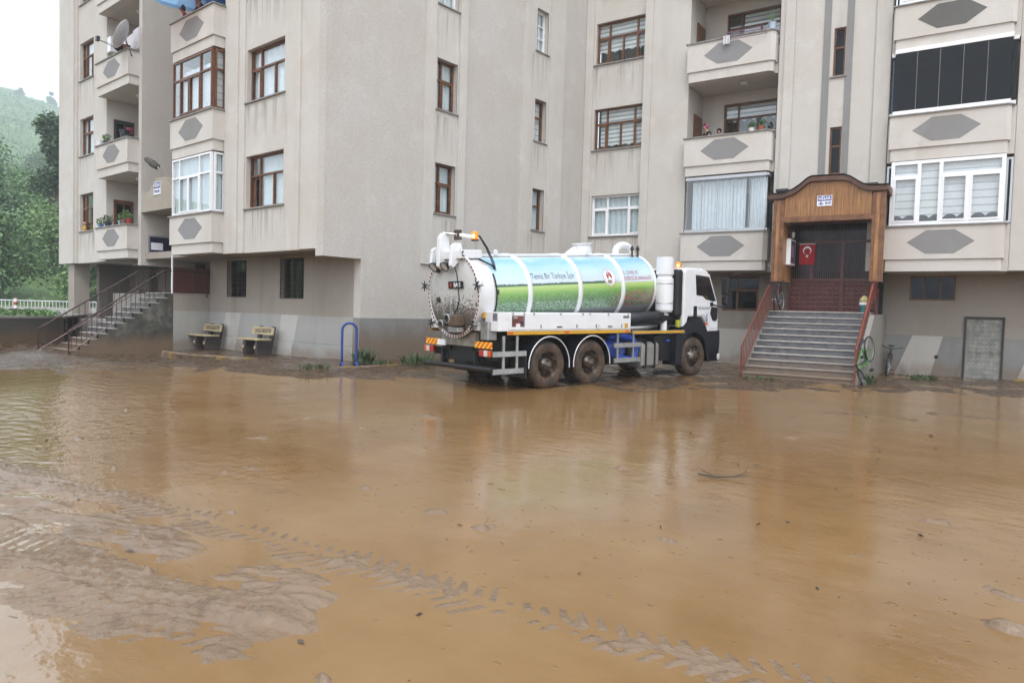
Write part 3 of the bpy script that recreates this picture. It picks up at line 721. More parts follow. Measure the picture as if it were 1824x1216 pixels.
# ------------------------------------------------------------------ left block (F): long front, flank wall
FB = thing('apartment_building', 'cream rendered apartment block on the left with flank wall and marble entrance stairs', 'building', (GX, DA, 0))
def ax(X): return X-GX
def strip(X0, X1, o, z0=3.27, z1=ZT, mat=PL, name='wall', holes=(), thick=.35, parent=None, **kw):
    return MB().plate(X0, X1, z0, z1, -o, -o+thick, holes).build(name, mat, parent or FB, **kw)
FS = [4.54, 7.64, 10.74, 13.84]             # window sill levels
strip(ax(-35.43), ax(-33.72), 0, name='pilaster'); strip(ax(-33.72), ax(-33.58), -.07, name='pilaster')
hl = [(ax(-33.42), ax(-31.95), s+.05, s+1.58) for s in FS]
strip(ax(-33.58), ax(-31.3), -.15, name='wall', holes=hl, mat=PLA)
strip(ax(-31.3), ax(-30.2), 0, name='pier', thick=1.3)
MB().plate(ax(-27.25), ax(-27.0), 3.05, ZT, 0, 3.5).build('wall', PLB, FB)
for k, s in enumerate(FS):
    window(FB, (hl[k][0], .30, s+.05), 0, 1.47, 1.53, 'three' if k != 1 else 'two', BROWN, (NET, 7, 0) if k != 0 else None, (0, 1, .0, 1), reveal=.15)
# recessed balconies of the far column
MB().plate(ax(-31.0), ax(-27.2), 3.2, ZT, 1.3, 1.5).build('back_wall', PLB, FB)
for k, s in enumerate(FS):
    b = balcony(FB, ax(-30.2), ax(-27.25), s-.02, s-.92, s-1.24, .38, .02, True, hexw=(1.57, .63, .62))
    MB().box(ax(-30.2), ax(-27.26), .02, 1.3, s-1.23, s-.95).build('balcony_floor', PL, FB)
for k, (y0_, w_, fm, gm_) in enumerate(((.27, .72, BROWN, GLASSD), (.26, .74, IRON, GLASSD), (.22, .5, PVC, GLASSD))):
    hh = 2.1; dr = MB().plate(0, w_, 0, hh, -.02, .05, [(.09, w_/2-.03, .75, hh-.15), (w_/2+.03, w_-.09, .75, hh-.15)]).build('balcony_door', fm, FB, (ax(-30.2)+.03, y0_, FS[k]-.95), (0, 0, R_(90)))
    for q in ((.09, w_/2-.03), (w_/2+.03, w_-.09)): MB().box(q[0], q[1], .0, .01, .75, hh-.15).build('pane', gm_, dr)
for s in FS[:3]:
    MB().lathe([(.0, -.09), (.12, -.085), (.15, -.03), (.15, 0)], (ax(-28.5), .55, s+1.86), 'z', 16).build('ceiling_lamp', SIGNW, FB)
# entrance court between the far column and the bay
MB().plate(ax(-27.0), ax(-23.85), 3.05, ZT, 3.5, 3.8).build('court_wall', PLB, FB)
can = MB().prism([(ax(-27.0), 4.93), (ax(-23.88), 4.93), (ax(-23.88), 5.5), (ax(-24.3), 5.5), (ax(-24.55), 5.6), (ax(-24.95), 5.93), (ax(-25.1), 6.02), (ax(-25.8), 6.05), (ax(-25.95), 5.98), (ax(-26.3), 5.66), (ax(-26.6), 5.6), (ax(-27.0), 5.62)], 0, .22)
can.box(ax(-27.0), ax(-23.88), .22, 3.5, 4.95, 5.15)
can = can.build('canopy', plaster('canopy_stained', (.50, .45, .38), grime=1.0, speck=.4), FB)
sg = MB().box(-.27, .27, -.02, 0, -.22, .22).build('sign_plate', SIGNW, FB, (ax(-25.66), -.003, 5.68))
MB().box(-.25, .25, -.026, -.02, .0, .2).build('blue_field', SIGNB, sg)
link('lettering', text_mesh('HİSAR', .17, SIGNW, bold=.004), sg, (0, -.030, .095), (R_(90), 0, 0))
link('lettering', text_mesh('F BLOK', .13, SIGNB, bold=.003), sg, (0, -.024, -.11), (R_(90), 0, 0))
# glazed bay
BX0, BX1 = ax(-23.87), ax(-21.06)
MB().box(BX0, BX1, 1.28, 3.8, 3.27, ZT).build('bay_core', INN, FB)
for k, s in enumerate(FS):
    b = balcony(FB, BX0, BX1, s, s-.93, s-1.25, .38, .02, True, hexw=(1.63, .65, .66))
    MB().box(BX0+.05, BX1-.05, .02, 1.28, s-1.24, s-.95).build('balcony_floor', PL, FB)
    if k in (0, 1):
        fm = PVC if k == 0 else BROWN
        cl = (NET, 9, 0) if k == 0 else (NETW, 6, 0)
        window(FB, (BX0+.12, -.33, s+.02), 0, BX1-BX0-.24, 1.78, 'bay5', fm, cl, (0, 1, 0, 1) if k == 0 else (.2, 1, 0, .8), sill=False)
        window(FB, (BX1-.10, -.26, s+.02), R_(90), .33, 1.78, 'side2', fm, (NET, 2, 0) if k == 0 else (ZEBG, 0, 0), sill=False)
# main front strips
strip(ax(-21.06), ax(-20.3), 0, name='pilaster'); strip(ax(-20.3), ax(-19.98), -.05, name='pilaster')
hm = [(ax(-19.93), ax(-17.93), s+.04, s+1.56) for s in FS]
strip(ax(-19.98), ax(-17.5), -.1, holes=hm, mat=PLA)
strip(ax(-17.5), ax(-16.95), .05, name='pilaster', z0=3.25); strip(ax(-16.95), ax(-16.19), 0)
strip(ax(-16.19), -.3, -.0, z0=3.07, thick=1.22, name='corner_wall')
for k, s in enumerate(FS):
    window(FB, (hm[k][0], .27, hm[k][2]), 0, 2.0, 1.52, 'three', BROWN, ((NET, 8, 0) if k == 0 else (NETW, 7, 0)), (.0 if k else .27, 1, 0, 1), reveal=.17, open_pane=2 if k == 0 else None)
# flank wall
hb = []
for k, s in enumerate(FS):
    hb.append((14.90-DA, 15.75-DA, s+.12, s+1.62)); hb.append((19.58-DA, 20.22-DA, s+.10, s+1.55))
fw = MB().plate(0, KY-DA+.3, 3.07, ZT, 0, .3, hb).build('flank_wall', PLB, FB, (0, 0, 0), (0, 0, R_(90)))
for k, h in enumerate(hb):
    f = k//2; white = f >= 2
    o = window(FB, (-.2, h[0], h[2]), R_(90), h[1]-h[0], h[3]-h[2], ('two' if k % 2 == 0 else 'one') if not white else 'muntin', PVC if white else BROWN, (NET if f != 1 or k % 2 == 0 else ZEBG, 4, 0) if not white else (NET, 2, 0), reveal=.2)
for a, b_ in ((14.81, 15.79), (19.29, 20.31)):
    MB().plate(a-DA, b_-DA, 3.09, ZT-.01, -.006, .02, [h for h in hb if a < h[0]+DA < b_]).build('wall_panel', PLA, FB, (0, 0, 0), (0, 0, R_(90)))
for a, b_ in ((14.38, 14.80), (15.80, 16.12), (18.85, 19.28), (20.32, 21.15)):
    MB().box(a-DA, b_-DA, -.07, .02, 3.09, ZT-.01).build('pilaster', PL, FB, (0, 0, 0), (0, 0, R_(90)))
# ground floor, set back under the overhang
lw = [(ax(-23.15), ax(-21.88), 1.97, 3.2), (ax(-19.88), ax(-18.58), 1.95, 3.19)]
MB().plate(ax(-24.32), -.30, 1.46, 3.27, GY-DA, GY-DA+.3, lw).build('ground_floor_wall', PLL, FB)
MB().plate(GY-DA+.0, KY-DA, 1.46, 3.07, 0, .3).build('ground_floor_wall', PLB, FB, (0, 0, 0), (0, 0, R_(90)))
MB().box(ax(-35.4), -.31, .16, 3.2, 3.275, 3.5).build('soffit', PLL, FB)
MB().plate(ax(-24.32), -.28, .66, 1.46, GY-DA-.025, GY-DA+.28).build('plinth', PLN, FB)
MB().plate(ax(-24.32), -.28, -.2, .655, GY-DA-.035, GY-DA+.28).build('plinth', PLN, FB)
MB().plate(GY-DA-.035, KY-DA, -.2, 1.46, -.03, .28).build('plinth', PLD, FB, (0, 0, 0), (0, 0, R_(90)))
for (a, b_, c, d) in ((-23.12, -22.15, -23.5, -22.5), (-19.72, -18.8, -19.95, -19.15)):
    m_ = (0.66+.2)/(1.46-.2)
    xa, xb = c+(a-c)*.36, d+(b_-d)*.36
    MB().prism([(ax(xa), .662), (ax(xb), .662), (ax(b_), 1.455), (ax(a), 1.455)], GY-DA-.030, GY-DA-.02).build('painted_stripe', PLW, FB)
    MB().prism([(ax(c), .2), (ax(d), .2), (ax(xb), .652), (ax(xa), .652)], GY-DA-.040, GY-DA-.03).build('painted_stripe', PLW, FB)
for h in lw:
    w_, hh = h[1]-h[0], h[3]-h[2]
    o = MB().plate(0, w_, 0, hh, -.02, .04, [(.04, w_*.36, .04, hh-.04), (w_*.36+.04, w_*.68, .04, hh-.04), (w_*.68+.04, w_-.04, .04, hh-.04)]).build('barred_window', IRON, FB, (h[0], GY-DA+.18, h[2]))
    MB().box(.03, w_-.03, .0, .008, .03, hh-.03).build('pane', GLASSD, o)
    for i in range(5): MB().tube([(w_*(i/4), -.16, -.02), (w_*(i/4), -.16, hh+.02)], .011, 6).build('bar', IRON, o)
    for j in range(9): MB().tube([(0, -.165, hh*j/8), (w_, -.165, hh*j/8)], .006, 5).build('bar', IRON, o)
    MB().sheet(.1, w_*.6, .05, hh-.3, .12, .02, 3, 20).build('curtain', fabric('old_curtain', (.16, .15, .13)), o)
# left part of the ground floor: corner column, doors at landing level
MB().box(ax(-34.75), ax(-34.05), .15, .75, .3, 3.27).build('corner_column', PLL, FB)
gl = [(ax(-31.1), ax(-30.2), 1.95, 3.2), (ax(-28.9), ax(-27.4), 2.06, 3.2), (ax(-26.9), ax(-26.2), 2.06, 3.2)]
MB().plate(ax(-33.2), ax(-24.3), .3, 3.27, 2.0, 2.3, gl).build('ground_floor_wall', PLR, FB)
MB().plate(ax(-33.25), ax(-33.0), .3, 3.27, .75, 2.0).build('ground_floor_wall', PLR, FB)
for h in gl:
    w_, hh = h[1]-h[0], h[3]-h[2]
    o = MB().plate(0, w_, 0, hh, -.02, .04, [(.05, w_/2-.03, .05, hh-.05), (w_/2+.03, w_-.05, .05, hh-.05)]).build('entrance_door', IRON, FB, (h[0], 2.1, h[2]))
    for q in ((.05, w_/2-.03), (w_/2+.03, w_-.05)): MB().box(q[0], q[1], .0, .008, .05, hh-.05).build('pane', GLASSD, o)
# notice board and wall lamp on the side wall of the court
nb = MB().box(0, .07, 0, .95, 0, .63).build('notice_board', ALU, FB, (ax(-27.0)+.004, .24, 3.51))
MB().box(.07, .076, .05, .90, .05, .58).build('blue_field', simple('board_navy', (.012, .014, .06), .4), nb); MB().box(.076, .08, .08, .5, .12, .38).build('paper', SIGNW, nb)
# rooms: dark inner walls behind the windows, roof
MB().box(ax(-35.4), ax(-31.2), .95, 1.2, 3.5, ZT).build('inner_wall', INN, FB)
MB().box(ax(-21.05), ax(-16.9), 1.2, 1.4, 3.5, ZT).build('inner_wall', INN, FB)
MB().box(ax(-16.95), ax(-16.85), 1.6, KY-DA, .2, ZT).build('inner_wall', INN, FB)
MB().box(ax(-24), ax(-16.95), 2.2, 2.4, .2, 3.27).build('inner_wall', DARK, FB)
MB().box(ax(-35.4), -.02, .1, KY-DA, ZT, ZT+.3).build('roof_slab', CONC, FB)

# street lamp head over the canopy
sl = thing('street_lamp', 'weathered grey street lamp head leaning out above the left entrance canopy', 'lamp', (-25.2, DA-.02, 6.0))
MB().tube([(0, .1, -.02), (-.35, -.05, .42)], .045, 8).build('arm', CONC, sl)
MB().lathe([(.02, 0), (.10, .05), (.13, .3), (.09, .62), (.03, .72)], (0, 0, 0), 'z', 12).build('lamp_head', PLM, sl, (-.3, -.02, .36), (R_(18), R_(-58), 0))

# ------------------------------------------------------------------ right block (E)
EB = thing('apartment_building', 'cream rendered apartment block on the right with wooden entrance porch and enclosed balconies', 'building', (KX, KY, 0), AC)
CS = [4.64, 7.87, 11.05, 14.25]
def es(u0, u1, o, **kw): return strip(u0, u1, o, parent=EB, **kw)
es(.02, .33, 0, name='pilaster')
hc = [(.41, 2.52, s+.04, s+1.56) for s in CS]
es(.33, 2.55, -.08, holes=hc, mat=PLE)
es(2.44, 2.74, .10, name='pilaster'); es(2.74, 4.12, .05, name='pier', thick=1.5)
for k, s in enumerate(CS):
    window(EB, (.41, .22, s+.04), 0, 2.11, 1.52, 'pvc3' if k == 0 else 'four', PVC if k == 0 else BROWN,
           (NET, 10, 0) if k == 0 else (ZEB, 0, 1), (0, 1, 0, 1) if k == 0 else ((.08, 1, .05, 1) if k == 1 else (0, 1, .26, 1)), reveal=.15)
# balcony column
for k, s in enumerate(CS):
    zc = s-.02
    balcony(EB, 4.17, 7.06, zc, zc-.97, zc-1.30, .40, .02, True, chamfer=.12, hexw=(1.62, .68, .66))
    MB().box(4.14, 7.10, .02, 1.5, zc-1.29, zc-1.0).build('balcony_floor', PL, EB)
    MB().lathe([(.0, -.09), (.13, -.085), (.16, -.03), (.16, 0)], (5.9, .5, zc-1.29), 'z', 18).build('ceiling_lamp', CLOTHW, EB)
hbk = [(4.9, 6.75, s+.1, s+1.5) for s in CS]
MB().plate(4.0, 7.2, 3.2, ZT, 1.5, 1.7, hbk).build('back_wall', PL, EB)
for k, s in enumerate(CS):
    if k == 0: continue
    window(EB, (4.9, 1.62, s+.1), 0, 1.85, 1.4, 'pvc3' if k > 2 else 'three', BROWN, (ZEB, 0, 1), (0, 1, .55, 1) if k == 1 else (.3, 1, .2, 1), reveal=.1, open_pane=2 if k == 1 else None, sill=False)
    dd = MB().box(-.02, .03, 0, .78, 0, 2.05).build('balcony_door', BROWN, EB, (4.14, .55, s-1.0)); MB().box(.031, .04, .12, .66, .2, 1.0).build('door_panel', BROWN, dd); MB().box(.031, .04, .12, .66, 1.12, 1.93).build('door_panel', BROWN, dd)
# glass folding panels and net curtains on the lowest balcony
zc = CS[0]-.02
go = MB().box(4.28, 6.98, -.42, -.34, zc+.0, zc+.09).build('glazing_track', ALU, EB); MB().box(4.28, 6.98, -.42, -.34, zc+1.76, zc+1.86).build('top_track', ALU, go)
for a, b in ((0, .08), (1.77, 1.85)): MB().box(6.98, 7.04, -.36, .0, zc+a, zc+b).build('side_track', ALU, go)
for i in range(5):
    a = 4.33+.53*i; MB().box(a, a+.515, -.385, -.377, zc+.09, zc+1.76).build('pane', GLASS, go); MB().box(a-.012, a+.006, -.392, -.370, zc+.09, zc+1.76).build('clip', STEEL, go)
MB().box(7.005, 7.012, -.34, -.0, zc+.09, zc+1.76).build('pane', GLASS, go)
MB().sheet(4.45, 6.28, zc+.03, zc+1.74, -.15, .035, 15, 160).build('curtain', NETW, go)
MB().sheet(6.42, 6.96, zc+.03, zc+1.74, -.17, .04, 6, 70, 1).build('curtain', NETW, go)
# stair tower
th = [(8.76, 9.10, 6.3, 7.76), (8.76, 9.10, 9.32, 10.80), (8.76, 9.10, 12.4, 13.9)]
es(7.13, 10.38, .06, holes=th); es(7.30, 7.60, .12, name='pilaster', thick=.05, z0=3.28); es(9.95, 10.37, .12, name='pilaster', thick=.05, z0=3.28)
es(8.46, 8.66, .085, name='grey_band', mat=PLG, thick=.02, z0=3.3); es(9.12, 9.31, .085, name='grey_band', mat=PLG, thick=.02, z0=3.3)
for h in th: window(EB, (h[0], .04, h[2]), 0, h[1]-h[0], h[3]-h[2], 'one', BROWN, None, reveal=.1, gm=GLASSD)
# right-hand bays
for k, s in enumerate(CS):
    zc = s-.06
    b = balcony(EB, 10.46, 13.42, zc, zc-.98, zc-1.33, .40, .02, True, chamfer=.1, hexw=(1.68, .68, .70), hmat=PLGD if k == 2 else PLG)
    MB().box(10.40, 13.53, -.14, .3, zc-1.33, zc-.02).build('balcony_shoulder', PL, EB)
    MB().box(10.4, 13.5, .3, 1.5, zc-1.33, zc-1.05).build('balcony_floor', PL, EB)
MB().plate(10.3, 13.7, 3.2, ZT, 1.5, 1.7).build('back_wall', PLL, EB)
zc = CS[0]-.06
o = window(EB, (10.56, -.36, zc+.01), 0, 2.80, 1.86, 'pvcbay', PVC, (ZEBG, 0, 1), (0, 1, .10, 1), sill=False)
for a in (10.42, 13.36): window(EB, (a, -.10, zc+.01), 0, .17, 1.80, 'single', ALU, None, gm=GLASSD, sill=False)
zc = CS[1]-.06
go = MB().box(10.52, 13.38, -.43, -.34, zc, zc+.11).build('glazing_track', PVC, EB); MB().box(10.52, 13.38, -.43, -.34, zc+1.78, zc+1.9).build('top_track', PVC, go)
for x in (10.42, 13.37):
    for a, b in ((0, .1), (1.75, 1.85)): MB().box(x, x+.13, -.25, -.10, zc+a, zc+b).build('side_track', PVC, go)
for i in range(5):
    a = 10.53+.57*i; MB().box(a, a+.555, -.39, -.382, zc+.11, zc+1.78).build('pane', GLASSD, go)
    if i: MB().box(a-.011, a+.001, -.394, -.378, zc+.12, zc+1.78).build('clip', simple('grey_seal', (.30, .29, .28), .5), go)
for a in (10.43, 13.38): MB().box(a, a+.11, -.16, -.152, zc+.1, zc+1.75).build('pane', GLASSD, go)
zc = CS[2]-.06
window(EB, (10.56, -.36, zc+.01), 0, 2.80, 1.86, 'pvcbay', PVC, (NETW, 9, 0), sill=False)
MB().box(10.4, 13.5, .9, 1.0, 3.3, ZT).build('inner_wall', simple('dim_balcony_wall', (.20, .19, .18), .9), EB)
es(13.54, 19.5, .08, name='wall')
# set-back ground floor
OW = 1.25
eh = [(5.2, 6.45, 2.0, 3.2), (11.06, 12.28, 2.45, 3.2), (12.55, 13.56, -.1, 1.98)]
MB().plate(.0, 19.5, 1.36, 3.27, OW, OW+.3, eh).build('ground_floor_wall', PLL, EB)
MB().plate(.0, 7.55, -.2, 1.36, OW-.03, OW+.3).build('plinth', PLW, EB)
MB().plate(10.1, 12.549, -.2, 1.36, OW-.03, OW+.3).build('plinth', PLK, EB)
MB().plate(13.561, 19.5, -.2, 1.36, OW-.03, OW+.3).build('plinth', PLK, EB)
MB().prism([(10.75, .12), (11.72, .12), (12.02, 1.355), (11.2, 1.355)], OW-.036, OW-.02).build('painted_stripe', PLW, EB)
MB().prism([(13.9, .12), (14.8, .12), (15.1, 1.355), (14.3, 1.355)], OW-.036, OW-.02).build('painted_stripe', PLW, EB)
MB().lathe([(0, 0), (.05, 0), (.05, .02)], (11.87, 0, 0), 'y', 12).build('drain_hole', DARK, EB, (0, OW-.06, .73))
MB().box(0, 19.5, -.0, OW+.3, 3.275, 3.45).build('soffit', PLL, EB)
w1 = window(EB, (5.2, OW+.12, 2.0), 0, 1.25, 1.2, 'two', BROWN, None, reveal=.1, gm=GLASSD, sill=False)
w2 = MB().plate(0, 1.22, 0, .75, -.03, .05, [(.05, .37, .05, .70), (.42, .79, .05, .70), (.84, 1.17, .05, .70)]).build('window', BROWN, EB, (11.06, OW+.10, 2.45))
for q in ((.05, .37), (.42, .79), (.84, 1.17)): MB().box(q[0], q[1], 0, .008, .05, .7).build('pane', GLASSD, w2)
# old sheet-metal door with pressed squares
DOORM = simple('old_metal_door', (.30, .30, .27), .55, .3, 5, bmp=.2, dirt=(.10, .085, .07, .55), dscale=3)
md = MB().plate(0, 1.01, 0, 1.98, -.05, .04, [(.06, .95, -.1, 1.92)]).build('metal_door', IRON, EB, (12.55, OW+.0, 0))
pm = MB().box(.06, .95, .0, .03, 0, 1.92)
for i in range(7):
    for j in range(14):
        x, z = .13+i*.108, .12+j*.128
        pm.add([(x, 0, z), (x+.085, 0, z), (x+.085, 0, z+.1), (x, 0, z+.1), (x+.0425, -.009, z+.05)], [(0, 1, 4), (1, 2, 4), (2, 3, 4), (3, 0, 4)])
pm.build('door_leaf', DOORM, md, kind='stuff')
# block rooms
MB().box(.05, 4.0, 1.2, 1.4, 3.5, ZT).build('inner_wall', INN, EB)
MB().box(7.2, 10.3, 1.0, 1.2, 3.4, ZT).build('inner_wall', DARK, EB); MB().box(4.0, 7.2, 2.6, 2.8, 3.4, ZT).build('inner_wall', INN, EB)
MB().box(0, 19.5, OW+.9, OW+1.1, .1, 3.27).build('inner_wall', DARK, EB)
MB().box(.0, 19.5, .2, 9, ZT, ZT+.3).build('roof_slab', CONC, EB)
MB().tube([(10.42, -.10, 3.3), (10.42, -.10, 2.95)], .02, 6).build('drain_pipe', ALU, EB)

# ------------------------------------------------------------------ wooden porch over the right entrance
PO = 1.32
pw = thing('wooden_porch', 'varnished pine porch with wavy roof edge over the right entrance', 'porch', c2w(9.02, PO), AC)
def pu(u): return u-9.02
PR = [(7.28, 5.56), (7.75, 5.57), (8.02, 5.66), (8.22, 5.79), (8.42, 5.96), (8.55, 6.02), (9.45, 6.00), (9.62, 5.93), (9.95, 5.70), (10.12, 5.64), (10.62, 5.63)]
top = [(pu(a), b) for a, b in PR]
under = [(pu(a), b-.13) for a, b in PR]
rb = MB().strip(top, under, -.10, -.02).build('roof_edge', WOODD, pw)
MB().strip([(x, z+.03) for x, z in top], [(x, z-.02) for x, z in under], -.02, PO-.1).build('roof_boards', WOODB, pw)
MB().strip([(x, z+.045) for x, z in top], [(x, z+.031) for x, z in top], -.13, PO-.08).build('roof_felt', TAR, pw)
for a, b in ((7.45, .35), (8.6, .2), (9.8, .5)):
    MB().box(pu(a), pu(a+b), .2, .5, 5.7 if a != 8.6 else 6.05, 5.78 if a != 8.6 else 6.12).build('felt_lap', TAR, pw)
def roof_at(u):
    for (a, b), (c, d) in zip(PR[:-1], PR[1:]):
        if a <= u <= c: return b+(d-b)*(u-a)/(c-a)
    return 5.56
UA, UB = 7.80, 10.22                    # clear opening
sl_ = MB(); x = UA
while x < UB-.02:
    z1 = min(roof_at(x), roof_at(x+.05))-.12
    sl_.box(pu(x), pu(x+.044), .0 if random.random() < .5 else .004, .03, 4.86, z1); x += .05
sl_.box(pu(UA), pu(UB), .03, .05, 4.86, 5.4)
sl_.build('slat_cladding', SLAT, pw, kind='stuff')
MB().box(pu(UA-.02), pu(UB+.02), -.035, .12, 4.70, 4.86).build('lintel', WOODB, pw)
for u0, u1 in ((7.47, 7.80), (10.22, 10.56)):
    q = MB().box(pu(u0)+.002, pu(u1)-.002, .0, .11, 2.96, roof_at((u0+u1)/2)-.17).build('post_back', SLAT, pw)
    for i, (a, b) in enumerate(((0, .26), (.26, .62), (.62, 1))):
        w_ = u1-u0; MB().box(pu(u0+w_*a)+.004, pu(u0+w_*b)-.004, -.03 if i != 1 else -.008, .0, 2.96, roof_at((u0+u1)/2)-.18).build('plank', WOODB if i != 1 else SLAT, q)
    MB().box(pu(u0)+.004, pu(u1)-.004, -.035, .09, 2.90, 2.96).build('plank', WOODB, q)
# inner cheeks of the opening, slatted
for u0, sgn in ((UA, -1), (UB, 1)):
    q = MB()
    for i in range(8):
        y = .12+i*.145; q.box(pu(u0)+(-.04 if sgn < 0 else .0), pu(u0)+(0 if sgn < 0 else .04), y, y+.14, 2.92, 4.72)
    q.build('cheek_boarding', SLAT, pw, kind='stuff')
MB().box(pu(UA), pu(UB), .12, 1.2, 4.74, 4.82).build('porch_ceiling', WOODD, pw)
sg = MB().box(-.21, .21, -.016, 0, -.155, .155).build('sign_plate', SIGNW, pw, (pu(8.93), -.004, 5.30))
MB().box(-.19, .19, -.021, -.016, -.005, .14).build('blue_field', SIGNB, sg)
link('lettering', text_mesh('HİSAR', .128, SIGNW, bold=.004, sx=.92), sg, (0, -.024, .062), (R_(90), 0, 0))
link('lettering', text_mesh('-E-', .125, SIGNB, bold=.004), sg, (-.095, -.0185, -.082), (R_(90), 0, 0))
link('lettering', text_mesh('BLOK', .085, SIGNB, bold=.003, sx=.8), sg, (.105, -.0185, -.075), (R_(90), 0, 0))
# entrance screen: panelled red metal below, barred glass above
es_ = thing('entrance_door', 'dark red metal entrance doors with barred glass under the wooden porch', 'door', c2w(9.0, .1), AC)
def eu(u): return u-9.0
sc_ = MB().plate(eu(7.72), eu(10.32), 1.98, 4.86, -.04, .04, [(eu(7.80), eu(8.36), 3.06, 4.15), (eu(8.46), eu(9.26), 3.06, 4.15), (eu(9.36), eu(10.26), 3.06, 4.15), (eu(7.80), eu(10.26), 4.23, 4.80),
     (eu(7.80), eu(9.26), 2.06, 2.96), (eu(9.36), eu(10.26), 2.06, 2.96)]).build('door_frame', REDM, es_)
for a, b, z0, z1 in ((7.80, 8.36, 3.06, 4.15), (8.46, 9.26, 3.06, 4.15), (9.36, 10.26, 3.06, 4.15), (7.80, 10.26, 4.23, 4.80)):
    MB().box(eu(a), eu(b), .01, .018, z0, z1).build('pane', GLASSD, es_)
    n_ = int((b-a)/.065)
    q = MB()
    for i in range(n_): q.box(eu(a)+.03+i*.065, eu(a)+.042+i*.065, -.02, -.008, z0, z1)
    q.build('bars', REDM, es_, kind='stuff')
for a, b in ((7.80, 9.26), (9.36, 10.26)):
    q = MB().box(eu(a), eu(b), .0, .02, 2.06, 2.96); nx = int((b-a)/.15)
    for i in range(nx):
        for j in range(6):
            x, z = eu(a)+.02+i*(b-a)/nx, 2.085+j*.145; w_ = (b-a)/nx-.04
            q.add([(x, 0, z), (x+w_, 0, z), (x+w_, 0, z+.11), (x, 0, z+.11), (x+w_*.2, -.02, z+.03), (x+w_*.8, -.02, z+.03), (x+w_*.8, -.02, z+.08), (x+w_*.2, -.02, z+.08)], [(4, 5, 6, 7), (0, 1, 5, 4), (1, 2, 6, 5), (2, 3, 7, 6), (3, 0, 4, 7)])
    q.build('pressed_panel', REDM, es_, kind='stuff')
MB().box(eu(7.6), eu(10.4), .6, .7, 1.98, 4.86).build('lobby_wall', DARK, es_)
fg = thing('flag', 'red flag with white crescent and star hung beside the entrance doors', 'flag', c2w(8.27, .16, 3.50), AC)
fg.scale = (.76, 1, .80)
MB().sheet(-.31, .31, 0, .80, 0, .008, 2, 24, 6).build('cloth', FLAGR, fg)
cr = MB(); n_ = 28
o_ = [(.165*math.cos(q), .165*math.sin(q)) for q in np.linspace(R_(-60), R_(240), n_)]
i_ = [(.128*math.cos(q), -.035+.128*math.sin(q)) for q in np.linspace(R_(-48), R_(228), n_)]
cr.strip(o_, i_, -.016, -.010).build('crescent', SIGNW, fg, (.0, 0, .55))
st = [((.075 if i % 2 == 0 else .03)*math.sin(i*math.pi/5), (.075 if i % 2 == 0 else .03)*math.cos(i*math.pi/5)) for i in range(10)]
MB().prism(st, -.016, -.010).build('star', SIGNW, fg, (0, 0, .33))
MB().box(-.31, .31, -.012, .006, .79, .82).build('hem', CLOTHW, fg)
nb2 = thing('notice_case', 'white notice case with purple sheets on the left cheek of the porch', 'notice board', c2w(7.81, .62, 3.45), AC)
MB().box(0, .13, -.33, .33, 0, .80).build('case', PVC, nb2); MB().box(.13, .136, -.27, .27, .06, .74).build('sheet', simple('purple_print', (.10, .06, .14), .5, .3, 12), nb2); MB().box(.136, .139, -.18, .1, .25, .6).build('paper', simple('lilac_print', (.35, .28, .40), .5, .2, 9), nb2)
wl_ = thing('wall_lantern', 'small glass lantern on a bracket above the notice case', 'lamp', c2w(7.82, .75, 4.38), AC)
MB().box(-.02, .03, -.03, .03, -.06, .06).tube([(.02, 0, 0), (.14, 0, .05)], .012, 6).build('bracket', IRON, wl_); MB().lathe([(.03, -.09), (.055, .05), (.02, .1)], (.14, 0, 0), 'z', 8).build('glass', WLAMP, wl_)

# ------------------------------------------------------------------ right entrance stairs
SZ = 2.0; NS = 11; RISE = (SZ-.10)/NS; RUN = .265
stE = thing('entrance_staircase', 'broad grey marble staircase of eleven steps rising to the wooden porch', 'stairs', c2w(8.96, 0), AC)
U0, U1 = 7.58, 10.32
for i in range(NS):
    of = 1.72+RUN*(NS-1-i); z = .10+RISE*(i+1); oo = of
    dpt = RUN+.02 if i < NS-1 else 1.7
    r = MB().box(U0-8.96, U1-8.96, -oo, -oo+dpt, z-RISE-.06, z-.032).build('step', MARB, stE)
    MB().box(U0-8.96-.01, U1-8.96+.01, -oo-.035, -oo+dpt, z-.032, z).build('tread', MARBW, r, bevel=.006)
MB().prism([(4.40, -.2), (1.70, -.2), (0.0, -.2), (0.0, SZ-.04), (1.72, SZ-.06), (4.37, .16)], U1-8.96+.012, U1-8.96+.14, 'x').build('cheek_wall', CONC, stE, (0, 0, 0), (0, 0, 0))
for o in stE.children:
    if o.name.startswith('cheek_wall'):
        for v in o.data.vertices: v.co.y = -v.co.y
MB().box(U1-8.96+.015, U1-8.96+.138, -.0, OW+.03, -.2, SZ-.05).build('landing_wall', CONC, stE)
MB().box(U0-8.96-.12, U1-8.96, .0, OW, -.2, SZ-.04).build('landing', CONC, stE)

